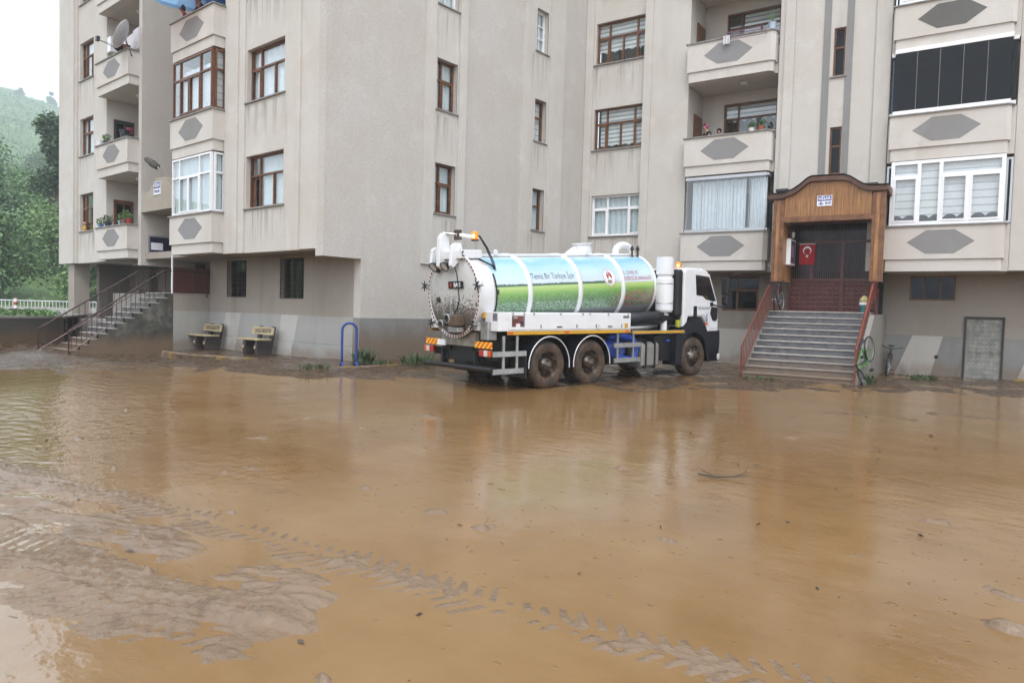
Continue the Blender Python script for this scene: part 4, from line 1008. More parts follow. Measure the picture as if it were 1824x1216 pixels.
def railing(name, label, loc, rotz, pts, mat, n, plate=False, hr=.85, r=.022, low=.1, group=None, lowrail=True, top_mat=None):
    """sloped hand-rail over the polyline pts (local x forward, z up) with balusters"""
    t = thing(name, label, 'railing', loc, rotz, group)
    if plate:
        t_ = [(x, z+hr) for x, z in pts]; b_ = [(x, z+low) for x, z in pts]
        MB().strip(t_, b_, -.008, .008, 'y').build('panel', mat, t)
        MB().tube([(x, 0, z+hr) for x, z in pts], .035, 8).build('hand_rail', mat, t)
    else:
        MB().tube([(x, 0, z+hr) for x, z in pts], r, 8).build('hand_rail', top_mat or mat, t)
        if lowrail: MB().tube([(x, 0, z+low) for x, z in pts], r*.7, 6).build('low_rail', top_mat or mat, t)
        xa, xb = pts[0][0], pts[-1][0]
        for i in range(n):
            x = xa+(xb-xa)*(i+.5)/n
            for (p, q) in zip(pts[:-1], pts[1:]):
                if p[0] <= x <= q[0]: z = p[1]+(q[1]-p[1])*(x-p[0])/(q[0]-p[0])
            MB().box(x-.008, x+.008, -.008, .008, z+low, z+hr).build('baluster', mat, t)
    for x, z in (pts[0], pts[-1]): MB().box(x-.02, x+.02, -.02, .02, z-.08, z+hr).build('post', mat, t)
    return t
pts = [(0, .12), (2.65, 1.92), (4.3, 1.95)]
railing('stair_railing', 'rust red railing with thin balusters on the left side of the marble stairs', c2w(7.52, 4.36), AC+R_(90), pts, RAILR, 30)
railing('stair_railing', 'rust red sheet metal railing on the right side of the marble stairs', c2w(10.39, 4.36), AC+R_(90), [(0, .12), (2.55, 1.92), (3.4, 1.95)], RAILR, 0, plate=True, hr=.88, low=.42)
MB().box(0, .5, -.01, .01, 0, .78).build('metal_screen', REDM, None, c2w(10.40, 1.0, 1.95), (0, 0, AC+R_(90)), label='rust red metal screen at the right edge of the stair landing', category='screen')

# ------------------------------------------------------------------ left entrance stairs
XS, XL = -24.3, -25.86; NL = 12; LZ = 2.06
stF = thing('entrance_staircase', 'narrow grey marble stairs with mossy side wall at the left entrance', 'stairs', (XS, 7.85, 0))
for i in range(NL):
    y = .0+i*.262; z = .02+(LZ-.02)/NL*(i+1); d = .28 if i < NL-1 else 1.9
    r = MB().box(XL-XS, -.02, y, y+d, z-.235, z-.03).build('step', MARB, stF); MB().box(XL-XS-.01, .01, y-.03, y+d, z-.03, z).build('tread', MARBW, r, bevel=.005)
prof = [(0, -.3)]
for i in range(NL):
    y = i*.262; z = .02+(LZ-.02)/NL*(i+1)-.032; prof += [(y, z-(LZ-.02)/NL), (y, z)]
prof += [(3.1, LZ-.035), (3.1, -.3)]
MB().prism(prof, -.14, -.004, 'x').build('side_wall', PLS, stF)
MB().box(-.15, -.003, 3.1, 4.38, -.3, LZ-.035).build('landing_wall', PLL, stF); MB().box(-.15, .02, 3.1, 4.36, -.3, 1.46).build('plinth', PLN, stF)
MB().box(XL-XS-3, -.16, 2.9, 5.1, .4, LZ-.04).build('landing', CONC, stF)
pts = [(0, .02), (2.85, 2.02), (4.3, 2.02)]
railing('stair_railing', 'brown railing with worn bright hand rail on the near side of the left stairs', (XS, 7.80, 0), R_(90), pts, RAILB, 30, hr=.78, r=.024, top_mat=CHROME)
railing('stair_railing', 'brown railing along the far side of the left stairs', (XL, 7.45, 0), R_(90), [(0, .02), (3.0, 2.0), (3.9, 2.02)], RAILB, 22, hr=.78, r=.026, top_mat=CHROME)
gt = thing('metal_gate', 'dark red sheet metal gate closing the side of the left stair landing', 'gate', (XS, 10.95, LZ))
for i in range(2): 
    q = MB().box(-.015, .015, .63*i+.01, .63*i+.62, 0, .86).build('leaf', REDM, gt)
    for j in range(4): MB().box(.015, .022, .63*i+.06+j*.15, .63*i+.075+j*.15, .03, .83).build('rib', REDM, q)
MB().tube([(0, -.05, -.02), (0, -.05, 1.25)], .03, 8).build('post', PVC, gt)

# ------------------------------------------------------------------ tanker truck (local x forward, y left, z up)
TK = thing('tanker_truck', 'white vacuum tanker truck with meadow print on the tank and muddy wheels', 'truck', (-10.911, 12.902, .0415), rot=(0, R_(-.8), R_(81.38)))
def wheel(x, y, side, front=False):
    """side -1: right-hand outer face towards -y"""
    s = side; r = .53
    prof = [(.30, .0), (.33, -.015), (.42, -.025), (.49, -.012), (.518, .02), (.53, .05), (.53, .25), (.518, .28), (.49, .31), (.42, .325), (.30, .30)]
    t = MB().lathe(prof, (0, 0, 0), 'y', 48)
    for i in range(40):
        q = 2*math.pi*i/40
        for a, b in ((.03, .13), (.17, .27)):
            p = [(.526, a), (.526, b), (.545, b), (.545, a)]
            t.lathe(p+[p[0]], (0, 0, 0), 'y', 1, a0=q+(.0 if a < .1 else .05), a1=q+.075+(.0 if a < .1 else .05))
    tm = t.mesh('wheel', TYRE, True)
    w = link('wheel', tm, TK, (x, y, r+(.0)), (0, 0, 0 if s < 0 else math.pi))
    if front: rp = [(.305, -.005), (.30, .02), (.285, .05), (.27, .06), (.20, .03), (.17, -.02), (.16, -.05), (.10, -.055), (.09, -.10), (.0, -.105)]
    else: rp = [(.305, -.005), (.295, .02), (.275, .05), (.265, .14), (.25, .17), (.17, .18), (.155, .16), (.15, .03), (.12, .02), (.0, .02)]
    MB().lathe(rp, (0, 0, 0), 'y', 40).build('rim', RIM, w, smooth=True)
    hz_ = rp[4][1]-.004 if not front else .02
    for i in range(8):
        q = 2*math.pi*i/8; rr = .215 if not front else .235
        MB().lathe([(.0, hz_-.004), (.032, hz_-.004), (.032, hz_+.02)], (rr*math.sin(q), 0, rr*math.cos(q)), 'y', 10).build('vent_hole', DARK, w)
    for i in range(10):
        q = 2*math.pi*i/10; rr = .135 if front else .115; h0 = rp[-3][1]-.03 if front else -.0
        MB().lathe([(0, h0), (.014, h0), (.014, h0+.04)], (rr*math.sin(q), 0, rr*math.cos(q)), 'y', 6).build('wheel_nut', RIM, w)
    return w
for x in (0., 1.40):
    wheel(x, -1.22, -1); wheel(x, 1.22, 1); 
    for y in (-.86, .86): MB().lathe([(.3, -.14), (.42, -.155), (.50, -.14), (.53, -.1), (.53, .1), (.50, .14), (.42, .155), (.3, .14)], (x, y, .53), 'y', 40).build('inner_tyre', TYRE, TK, smooth=True)
wheel(5.58, -1.20, -1, True); wheel(5.58, 1.20, 1, True)
for x in (0, 1.4, 5.58): MB().tube([(x, -.9, .53), (x, .9, .53)], .09, 10).build('axle', BLACKM, TK)
for y in (-.42, .42): MB().box(-1.55, 6.4, y-.05, y+.05, .82, 1.10).build('chassis_rail', BLACKM, TK)
MB().box(-1.5, -.75, -.75, .75, .62, 1.22).build('rear_frame', BLACKM, TK); MB().box(-1.2, 4.6, -.55, .55, 1.10, 1.28).build('subframe', BLACKM, TK)
MB().box(-1.45, -1.35, -1.15, 1.15, .70, .86).build('cross_member', BLACKM, TK)
MB().box(2.0, 4.6, -.75, .75, .40, 1.05).build('underbody', BLACKM, TK); MB().box(-.9, 2.0, -.62, .62, .34, 1.08).build('underbody_light_block', BLACKM, TK)  # second box is an added block keeping light out from under the truck
MB().box(4.4, 6.6, -.9, .9, .55, 1.2).build('engine_bay', BLACKM, TK)
# rear underrun bar, lamps, boards
MB().tube([(-1.62, -1.24, .49), (-1.62, 1.22, .49)], .06, 12).build('rear_bumper', BLACKP, TK)
for y in (-.6, .6): MB().box(-1.62, -1.45, y-.04, y+.04, .49, .85).build('bumper_bracket', BLACKM, TK)
for sy, y0, y1 in ((-1, -1.18, -.62), (1, .70, 1.24)):
    MB().box(-1.62, -1.59, y0, y1, .93, 1.07).build('hazard_board', CHEV, TK)
    lm = MB().box(-1.64, -1.56, y0+(.02 if sy < 0 else .22), y1-(.22 if sy < 0 else .02), .76, .90).build('tail_lamp', BLACKP, TK)
    if sy < 0: parts = ((y0+.0, y0+.08, ORANGE), (y0+.08, y0+.2, WLAMP), (y0+.2, y1-.2, REDL))
    else: parts = ((y0+.2, y1-.2, REDL), (y1-.2, y1-.08, WLAMP), (y1-.08, y1, ORANGE))
    for a, b, mt_ in parts: MB().box(-1.665, -1.60, a, b, .765, .895).build('lens', mt_, lm, bevel=.008)
MB().box(-1.66, -1.62, .42, .72, .93, 1.06).build('number_plate', SIGNW, TK)
for y in (-1.05, 1.05): MB().box(-.75, -.72, y-.25, y+.25, .28, .75).build('mud_flap', BLACKP, TK)
# mudguards with a pale edge bead
for x in (0., 1.40):
    for y0, y1 in ((-1.27, -.70), (.70, 1.27)):
        n_ = 18; qs = np.linspace(R_(-4 if x else -6), R_(180+(6 if x else 4)), n_)
        g = MB().strip([(x+.645*math.cos(q), .53+.66*math.sin(q)) for q in qs], [(x+.625*math.cos(q), .53+.64*math.sin(q)) for q in qs], y0, y1, 'y').build('mudguard', NAVY, TK, smooth=False)
        if y0 < 0: MB().tube([(x+.632*math.cos(q), y0-.004, .53+.645*math.sin(q)) for q in qs], .012, 6).build('edge_bead', WHITEP, g)
# side guards
def guard(x0, x1, zs_, posts):
    root = MB().box(x0, x1, -1.26, -1.22, zs_[0]-.055, zs_[0]+.055).build('side_guard', STEEL, TK)
    MB().box(x0, x1, -1.26, -1.22, zs_[1]-.055, zs_[1]+.055).build('rail', STEEL, root)
    for p in posts: MB().box(p-.03, p+.03, -1.215, -1.185, zs_[1]-.05, 1.2).build('post', STEEL, root)
guard(-1.62, -.69, (.82, .45), (-1.3, -.92)); guard(2.20, 3.22, (.92, .55), (2.38, 2.98))
# tool boxes along the side, yellow conspicuity strip
def tool_side(sy):
    f = -1.25 if sy < 0 else 1.25; b_ = -.78 if sy < 0 else .78; y0, y1 = min(f, b_), max(f, b_)
    bx = MB().box(-1.48, 2.81, y0, y1, 1.30, 1.71).build('tool_box', WHITEP, TK, bevel=.01)
    MB().box(-1.24 if sy < 0 else -1.48, 2.81, f-.006, f+.006, 1.225, 1.30).build('sill_strip', YELLOW, bx)
    if sy > 0: return bx
    for x in (-1.15, .55, 2.68): MB().box(x-.07, x+.07, f-.009, f-.004, 1.235, 1.29).build('marker', ORANGE, bx)
    for x0, x1 in ((-1.21, -.68), (-.63, 1.18), (1.22, 2.78)):
        d = MB().box(x0, x1, f-.016, f+.004, 1.335, 1.685).build('locker_door', WHITEP, bx, bevel=.004)
    for x in (-1.10, -.78, -.50, .33, 1.06, 1.30, 1.95, 2.68): MB().box(x-.02, x+.02, f-.028, f-.01, 1.655, 1.70).build('hinge', STEEL, bx)
    for x in (-.28, .86, 1.52, 2.45): MB().box(x-.009, x+.009, f-.024, f-.012, 1.36, 1.44).build('latch', BLACKP, bx)
    for x in (.30, 2.02): MB().box(x-.08, x+.08, f-.026, f-.012, 1.375, 1.40).build('handle', BLACKP, bx)
    MB().prism([(-1.13, 1.40), (-1.02, 1.40), (-1.02, 1.47), (-.89, 1.47), (-.89, 1.40), (-.77, 1.40), (-.77, 1.635), (-1.13, 1.635)], f-.022, f-.015).build('viewing_window', simple('gauge_window', (.17, .03, .028), .25, .5, 9), bx)
    MB().box(-1.10, -.98, f-.024, f-.022, 1.57, 1.62).build('sticker', simple('grey_sticker', (.35, .33, .33), .5), bx); MB().box(-.98+.16, -.775, f-.024, f-.022, 1.42, 1.62).build('sticker', simple('dim_sticker', (.18, .17, .18), .5), bx)
    MB().box(2.50, 2.72, f-.018, f-.0155, 1.585, 1.645).build('maker_plate', simple('plate_grey', (.16, .15, .15), .4, .3, 30), bx)
    MB().box(2.56, 2.68, f-.018, f-.0155, 1.35, 1.46).build('sticker', YELLOW, bx)
    MB().box(-1.483, -1.479, -1.2, -1.05, 1.52, 1.68).build('sticker', simple('purple_sticker', (.22, .17, .24), .5, .4, 30), bx)
    return bx
tool_side(-1); tool_side(1)
MB().box(2.88, 5.06, -1.26, -1.215, 1.19, 1.27).build('front_strip', ALU, TK); MB().box(2.90, 5.04, -1.268, -1.258, 1.20, 1.26).build('yellow_strip', YELLOW, TK)
MB().box(-1.5, 4.9, -.72, .72, 1.25, 1.32).build('deck', BLACKM, TK)
# ---- tank: local frame sloping up towards the cab
TP = math.atan2(.38, 6.2)
tank = MB(); RT = .865
tank.lathe([(RT, .48), (RT, 6.02)], (0, 0, 0), 'x', 96)
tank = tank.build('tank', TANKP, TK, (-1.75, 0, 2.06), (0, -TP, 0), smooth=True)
MB().lathe([(RT, 6.02), (RT-.01, 6.10), (RT-.06, 6.17), (RT*.8, 6.26), (RT*.5, 6.34), (RT*.2, 6.38), (0, 6.39)], (0, 0, 0), 'x', 96).build('front_dome', WHITEP, tank, smooth=True)
MB().lathe([(RT+.004, 5.97), (RT+.02, 6.0), (RT+.02, 6.07), (RT+.0, 6.09)], (0, 0, 0), 'x', 96).build('front_band', WHITEP, tank, smooth=True)
MB().lathe([(RT+.0, .02), (RT+.012, .06), (RT+.012, .46), (RT, .5)], (0, 0, 0), 'x', 96).build('rear_drum', WHITED, tank, smooth=True)
for x in (1.50, 3.13, 4.70): MB().lathe([(RT, x-.06), (RT+.045, x-.05), (RT+.05, x), (RT+.045, x+.05), (RT, x+.06)], (0, 0, 0), 'x', 96).build('stiffening_ring', WHITEP, tank, smooth=True)
MB().lathe([(RT+.012, .50), (RT+.03, .505), (RT+.03, .525), (RT+.012, .53)], (0, 0, 0), 'x', 72, a0=R_(150), a1=R_(300)).build('black_seal', BLACKP, tank)
MB().lathe([(RT+.012, .46), (RT+.02, .47), (RT+.012, .48)], (0, 0, 0), 'x', 72).build('seam', STEEL, tank)
MB().box(.5, 6.0, -.30, .30, RT*.955, RT+.02).build('walkway', WHITEP, tank, bevel=.01)
for x in (.98, 3.98): 
    MB().prism([(x-.05, RT), (x+.05, RT), (x+.05, RT+.08), (x, RT+.12), (x-.05, RT+.08)], -.34, -.30).build('lifting_lug', WHITEP, tank)
# rear door
dr = MB().lathe([(.0, -.10), (.35, -.095), (.62, -.07), (.80, -.035), (.885, -.0)], (0, 0, 0), 'x', 72).build('rear_door', DISC, tank, (0, 0, 0), smooth=True)
MB().lathe([(.885, -.02), (.945, -.02), (.945, .03), (.885, .03), (.885, -.02)], (0, 0, 0), 'x', 72).build('flange', WHITED, dr)
mt_, n_, l_, b_ = nt('reflective_tape'); sp_ = n_.new('ShaderNodeSeparateXYZ'); l_.new(pos(n_, True), sp_.inputs[0])
an_ = mth(n_, l_, 'FRACT', mth(n_, l_, 'MULTIPLY', mth(n_, l_, 'ARCTAN2', sp_.outputs[1], sp_.outputs[2]), 60/(2*math.pi)))
l_.new(mixc(n_, l_, mth(n_, l_, 'GREATER_THAN', an_, .36), (.78, .76, .76), (.13, .008, .016)), b_.inputs['Base Color']); b_.inputs['Roughness'].default_value = .3
MB().lathe([(.898, -.024), (.935, -.024)], (0, 0, 0), 'x', 96).build('reflective_tape', mt_, dr)
for q in (62, 118, 90+78, 90-78, 90+130, 90-130):
    a = R_(q); y, z = .985*math.cos(a), .985*math.sin(a)
    k_ = MB().tube([(.06, y, z), (-.09, y, z)], .028, 8).build('clamp_bolt', STEEL, dr)
    for e in range(3):
        t = a+math.pi*e/3+.4; c_, s_ = .115*math.cos(t), .115*math.sin(t)
        MB().tube([(-.10, y-c_, z-s_), (-.10, y+c_, z+s_)], .015, 6).build('star_handle', BLACKP, k_)
for y in (-.36, .30):
    MB().lathe([(0, -.12), (.055, -.115), (.06, -.04)], (0, y+.14, .18 if y < 0 else .55), 'x', 14).build('sight_glass', simple('brass_dull', (.16, .12, .08), .4, .3), dr)
MB().lathe([(0, -.13), (.06, -.125), (.065, -.05)], (0, .42, -.10), 'x', 14).build('sight_glass', BENCHC, dr)
pl = MB().box(-.115, -.10, -.50, .02, .14, .30).build('maker_plate', BLACKP, dr)
link('lettering', text_mesh('BAIS', .125, SIGNW, bold=.003), pl, (-.118, -.30, .22), (R_(90), 0, R_(-90)))
MB().prism([(-.13, .22), (-.075, .285), (-.02, .22), (-.075, .155)], -.121, -.1155, 'x').build('emblem', simple('maker_red', (.40, .03, .025), .4), pl)
# outlet valves low on the door
for (y, z, r) in ((.10, -.63, .10), (-.14, -.50, .11)):
    v_ = MB().lathe([(r*.75, -.04), (r*.8, -.22), (r, -.24), (r, -.31), (r*.8, -.32), (r*.78, -.2)], (0, y, z), 'x', 22).build('outlet_valve', STEEL, dr, smooth=False)
    MB().box(-.2, -.14, y-.02, y+.02, z, z+r+.2).build('valve_lever', STEEL, v_)
MB().box(-.30, -.06, -.46, -.16, -.66, -.42).build('valve_body', simple('rusty_valve', (.13, .085, .055), .6, .4, 8), dr, bevel=.03)
MB().box(-.24, -.06, -.42, -.05, -.80, -.68).build('valve_body', STEEL, dr, bevel=.02)
MB().tube([(-.10, -.10, -.02), (-.15, -.11, -.2), (-.16, -.16, -.40)], .02, 6).build('lever', STEEL, dr)
MB().tube([(-.12, -.05, .62), (-.16, -.30, .60), (-.2, -.42, .46), (-.2, -.46, .20), (-.2, -.47, -.10), (-.18, -.36, -.30), (-.14, -.22, -.36)], .014, 8).build('cable', BLACKP, dr)
MB().tube([(-.10, .45, .64), (-.14, .2, .61), (-.12, -.05, .62)], .012, 6).build('cable', BLACKP, dr)
# hydraulic door arms and work lamps
for y, h_, w_ in ((.48, .26, .10), (.20, .56, .12), (-.26, .32, .11)):
    MB().prism([(.05, .74), (-.12, .66), (-.20, .58), (-.26, .64), (-.20, .80+h_*.8), (-.12, .80+h_), (.02, .80+h_), (.05, .80+h_*.7)], y-w_/2, y+w_/2).build('door_arm', WHITEP, dr, bevel=.012)
MB().box(-.12, .45, -.5, .6, RT*.90, RT+.10).build('hinge_bracket', WHITEP, dr, bevel=.02)
MB().tube([(-.08, .2, 1.36), (.22, -.1, 1.30)], .03, 8).build('hydraulic_rod', STEEL, dr); MB().tube([(.12, -.02, 1.32), (.50, -.35, 1.22)], .048, 10).build('hydraulic_cylinder', WHITEP, dr)
MB().box(.10, .22, -.1, .05, 1.2, 1.42).build('valve_block', simple('valve_brown', (.07, .045, .035), .5), dr, bevel=.01)
for y in (.36, -.06):
    l_o = MB().lathe([(.05, .04), (.11, -.05), (.12, -.09)], (0, 0, 0), 'x', 16).build('work_lamp', BLACKP, dr, (-.20, y, .66), (0, R_(-35), 0)); MB().lathe([(0, -.085), (.10, -.08)], (0, 0, 0), 'x', 16).build('lens', WLAMP, l_o)
def beacon(parent, x, y, z, nm='beacon'):
    b = MB().lathe([(.085, 0), (.085, .03), (.075, .035)], (0, 0, 0), 'z', 18, caps=True).build(nm, BLACKP, parent, (x, y, z))
    MB().lathe([(.075, .03), (.078, .1), (.07, .19), (.05, .21), (0, .212)], (0, 0, 0), 'z', 20).build('amber_dome', BEACON, b, smooth=True)
    MB().lathe([(0, .07), (.022, .08), (.028, .11), (.018, .135), (0, .14)], (-.065, -.035, 0), 'z', 10).build('bulb', BULB, b)
    return b
MB().tube([(.45, -.28, RT), (.45, -.28, RT+.28)], .025, 8).build('beacon_post', STEEL, tank); beacon(tank, .42, -.30, RT+.30)
for k in range(3): MB().tube([(.45+.02*k, -.38, RT+.42), (.55, -.5-.03*k, RT+.15), (.62+.03*k, -.62, RT-.18), (.6+.02*k, -.78, .30), (.55+.01*k, -.885, .0)], .010, 6).build('cable', BLACKP, tank)
MB().tube([(.30, -.55, RT-.10), (.62, -.72, RT-.28)], .02, 6).build('wiper_pipe', BLACKP, tank)
MB().prism([(.18, -.50), (.40, -.50), (.40, -.38), (.18, -.38)], -.80, -.775, 'y').build('sticker', YELLOW, tank, (0, -.005, -.0))
# printed words and emblem follow the curve of the drum
def wrap(me, x0, ang, rad):
    """lay flat lettering (x right, y up) on the right-hand side of the drum"""
    for v in me.vertices:
        a = ang+v.co.y/rad; r = rad+.003+abs(v.co.z)
        v.co = Vector((x0+v.co.x, -r*math.cos(a), r*math.sin(a)))
    return me
INK = simple('print_grey', (.10, .12, .15), .4); INKR = simple('print_red', (.45, .03, .03), .4)
link('lettering', wrap(text_mesh('" Temiz Bir Türkiye İçin "', .205, INK, depth=.0, sx=.74), 2.30, R_(24), RT), tank)
link('lettering', wrap(text_mesh('T.C. ÇEVRE VE', .135, INKR, depth=.0, sx=.78, align='LEFT'), 4.72, R_(26), RT), tank)
link('lettering', wrap(text_mesh('ŞEHİRCİLİK BAKANLIĞI', .135, INKR, depth=.0, sx=.78, align='LEFT'), 4.72, R_(15.5), RT), tank)
def disc_pts(r, n=24, cx=0, cy=0): return [(cx+r*math.cos(2*math.pi*i/n), cy+r*math.sin(2*math.pi*i/n)) for i in range(n)]
def flat(polys, mat, x0, ang, rad, name):
    m_ = MB()
    for p in polys:
        c = (sum(q[0] for q in p)/len(p), sum(q[1] for q in p)/len(p))
        m_.add([(*c, 0)]+[(*q, 0) for q in p], [(0, 1+i, 1+(i+1) % len(p)) for i in range(len(p))])
    return link(name, wrap(m_.mesh(name, mat), x0, ang, rad), tank)
EX, EA = 4.23, R_(19)
em = flat([disc_pts(.225, 40)], SIGNW, EX, EA, RT+.001, 'emblem')
flat([[*[(.222*math.cos(t), .222*math.sin(t)) for t in (a, a+.13)], *[(.212*math.cos(t), .212*math.sin(t)) for t in (a+.13, a)]] for a in np.arange(0, 2*math.pi, .13)], INKR, EX, EA, RT+.003, 'emblem_ring')
flat([disc_pts(.011, 8, .175*math.cos(t), .175*math.sin(t)) for t in np.arange(0, 2*math.pi, 2*math.pi/16)], INKR, EX, EA, RT+.003, 'emblem_stars')
flat([disc_pts(.098, 24, 0, .03)], INKR, EX, EA, RT+.003, 'emblem_disc'); flat([disc_pts(.04, 16, 0, .075)], SIGNW, EX, EA, RT+.005, 'emblem_crescent'); flat([disc_pts(.034, 16, .01, .08)], INKR, EX, EA, RT+.007, 'emblem_disc')
flat([[(-.045, -.07), (.045, -.07), (.045, -.01), (0, .03), (-.045, -.01)]], SIGNW, EX, EA, RT+.005, 'emblem_house')
flat([[(-.07, -.10), (0, -.125), (.07, -.10), (.05, -.085), (0, -.10), (-.05, -.085)]], INKR, EX, EA, RT+.004, 'emblem_wreath')
# manhole, gooseneck, valves on top
mh = MB().lathe([(.25, -.06), (.25, .26), (.28, .26), (.28, .29), (.0, .30)], (4.13, 0, RT), 'z', 28).build('manhole', WHITEP, tank)
MB().prism([(3.45, RT), (3.9, RT), (3.9, RT+.22), (3.82, RT+.2)], -.05, .05).build('manhole_arm', WHITEP, mh)
MB().tube([(5.42, 0, RT-.05)]+[(5.75-.33*math.cos(t), 0, RT+.06+.20*math.sin(t)) for t in np.linspace(0, math.pi, 11)]+[(6.08, 0, RT-.15)], .095, 14).build('gooseneck_pipe', WHITEP, tank, smooth=True)
for x in (5.7, 5.93):
    v_ = MB().tube([(x, -.35, RT-.08), (x, -.35, RT+.12)], .03, 8).build('relief_valve', simple('valve_brass', (.10, .08, .04), .4), tank); MB().lathe([(.05, .0), (.05, .05), (.02, .12), (0, .13)], (x, -.35, RT+.10), 'z', 8).build('valve_cap', BLACKP, v_)
# exhaust stack, pipes, pumps behind the cab
ex = MB().lathe([(.0, 1.74), (.20, 1.74), (.235, 1.80), (.235, 2.62), (.225, 2.64), (.20, 2.66), (.20, 2.72), (.235, 2.74), (.235, 3.20), (.20, 3.20), (.20, 2.8)], (4.50, -.98, 0), 'z', 28).build('air_filter', WHITEP, TK, smooth=False)
for z in (1.98, 2.50): MB().lathe([(.237, z-.012), (.245, z), (.237, z+.012)], (4.50, -.98, 0), 'z', 28).build('strap', STEEL, ex)
MB().tube([(4.5, -.98, 1.75), (4.5, -.98, 1.2)], .09, 14).build('down_pipe', WHITEP, ex); MB().lathe([(.13, 1.66), (.13, 1.70)], (4.5, -.98, 0), 'z', 16, caps=True).build('flange', WHITEP, ex)
MB().tube([(2.82, -.92, 1.55), (3.6, -.94, 1.58), (4.6, -.92, 1.60), (5.2, -.8, 1.55)], .17, 16).build('suction_pipe', NAVY, TK, smooth=True)
MB().tube([(3.0, -.9, 1.32), (3.8, -.95, 1.34), (4.4, -.8, 1.40), (4.5, -.5, 1.42)], .07, 10).build('hydraulic_pipe', STEEL, TK, smooth=True)
MB().box(2.85, 4.9, -.6, .6, 1.28, 1.62).build('pump_housing', BLACKM, TK, bevel=.03)
MB().tube([(2.35, -.92, 1.12), (2.75, -.98, 1.14), (3.12, -1.05, 1.06), (3.24, -1.08, .86), (3.18, -1.08, .62), (3.02, -1.0, .52)], .085, 14).build('blue_hose', BLUEP, TK, smooth=True)
pm_ = MB().lathe([(.0, 1.95), (.24, 1.95), (.26, 2.0), (.26, 2.78), (.22, 2.82), (0, 2.82)], (0, -.85, .78), 'x', 20).build('blue_pump', BLUE, TK)
MB().tube([(2.3, -1.02, .7), (2.55, -1.1, .62), (2.9, -1.1, .58)], .05, 10).build('pump_pipe', BLUEP, pm_); MB().lathe([(.10, .0), (.10, .2), (.05, .24)], (2.62, -1.05, .62), 'z', 12).build('pump_valve', BLUE, pm_)
ft = MB().prism([(-1.20, .36), (-1.10, .31), (-.72, .31), (-.66, .36), (-.66, .90), (-.72, .97), (-1.10, .97), (-1.20, .91)], 3.34, 4.05, 'x').build('fuel_tank', simple('fuel_tank_metal', (.42, .40, .37), .38, .12, 4, metal=.5, dirt=(.15, .10, .06, .62), dscale=5), TK, bevel=.035)
for x in (3.50, 3.86): MB().box(x-.03, x+.03, -1.215, -.66, .30, .985).build('strap', BLACKP, ft)
MB().box(4.05, 4.75, -1.05, -.6, .45, 1.1).build('battery_box', BLACKP, TK, bevel=.02); MB().lathe([(.05, 0), (.07, .03), (.05, .06)], (4.55, -1.08, .95), 'z', 12).build('fluid_cap', BLUEP, TK)
MB().box(4.84, 4.95, -1.2, -1.1, 1.34, 1.54).build('oil_bottle', simple('yellow_bottle', (.55, .55, .05), .4), TK, bevel=.02)
# ---- cab
cb = MB().prism([(5.06, 1.30), (5.06, 2.86), (5.14, 2.95), (5.9, 2.97), (6.16, 2.90), (6.30, 2.72), (6.66, 2.04), (6.74, 1.70), (6.76, 1.16), (6.2, 1.16), (6.16, 1.45), (5.95, 1.62), (5.3, 1.62), (5.20, 1.30)], -1.20, 1.20, 'y').build('cab', WHITEP, TK, bevel=.05)
sw = [(5.56, 2.78), (6.20, 2.74), (6.56, 2.08), (6.40, 2.06), (6.05, 2.12), (5.92, 2.20), (5.62, 2.22)]
for sy in (-1, 1):
    y = 1.203*sy
    MB().prism([(5.47, 1.66), (5.47, 2.86), (6.22, 2.82), (6.62, 2.06), (6.68, 1.70), (6.69, 1.30), (6.30, 1.30), (6.22, 1.52), (6.0, 1.68)], min(y, y+.012*sy), max(y, y+.012*sy)).build('cab_door', WHITEP, cb, bevel=.006)
    MB().prism(sw, min(y+.012*sy, y+.018*sy), max(y+.012*sy, y+.018*sy)).build('door_window', simple('cab_window_dark', (.012, .014, .016), .05, .1, coat=1.), cb)
f_ = -1.216
MB().box(5.50, 5.66, f_-.012, f_, 1.62, 1.92).build('door_handle', BLACKP, cb, bevel=.02)
MB().prism([(6.30, 1.72), (6.34, 1.90), (6.64, 1.90), (6.66, 1.60), (6.60, 1.50), (6.42, 1.52)], f_-.010, f_).build('corner_panel', BLACKP, cb, bevel=.01)
MB().box(6.28, 6.42, f_-.03, f_, 1.92, 2.04).build('mirror_base', BLACKP, cb, bevel=.02)
link('lettering', text_mesh('RİZE BELEDİYESİ', .10, INK, depth=.001, sx=.72), cb, (6.0, f_-.002, 1.86), (R_(90), 0, 0))
MB().prism([(6.15, 1.72), (6.21, 1.60), (6.15, 1.48), (6.09, 1.60)], f_-.003, f_).build('crest', simple('crest_blue', (.05, .07, .25), .4), cb); MB().prism([(6.15, 1.66), (6.18, 1.60), (6.15, 1.54), (6.12, 1.60)], f_-.005, f_-.002).build('crest', SIGNW, cb)
MB().lathe([(.155, -.0), (.165, -.0)], (6.15, f_-.002, 1.60), 'y', 28).build('crest_ring', simple('crest_ring', (.45, .48, .62), .4), cb)
MB().box(4.76, 5.06, -1.19, -.55, 1.62, 2.90).build('cab_rear_deflector', BLACKP, TK, bevel=.08)
MB().box(5.0, 5.08, -1.1, 1.1, 1.4, 2.9).build('cab_back', BLACKP, TK)
MB().prism([(6.30, 2.70), (6.20, 2.84), (6.66, 2.02), (6.70, 1.98)], -1.05, 1.05).build('windscreen', simple('windscreen_dark', (.02, .022, .025), .04, .1, coat=1.), cb)
MB().prism([(5.9, 2.95), (6.15, 2.92), (6.42, 2.80), (6.40, 2.76)], -1.1, 1.1).build('sun_visor', BLACKP, cb)
beacon(TK, 5.95, -.35, 2.96)
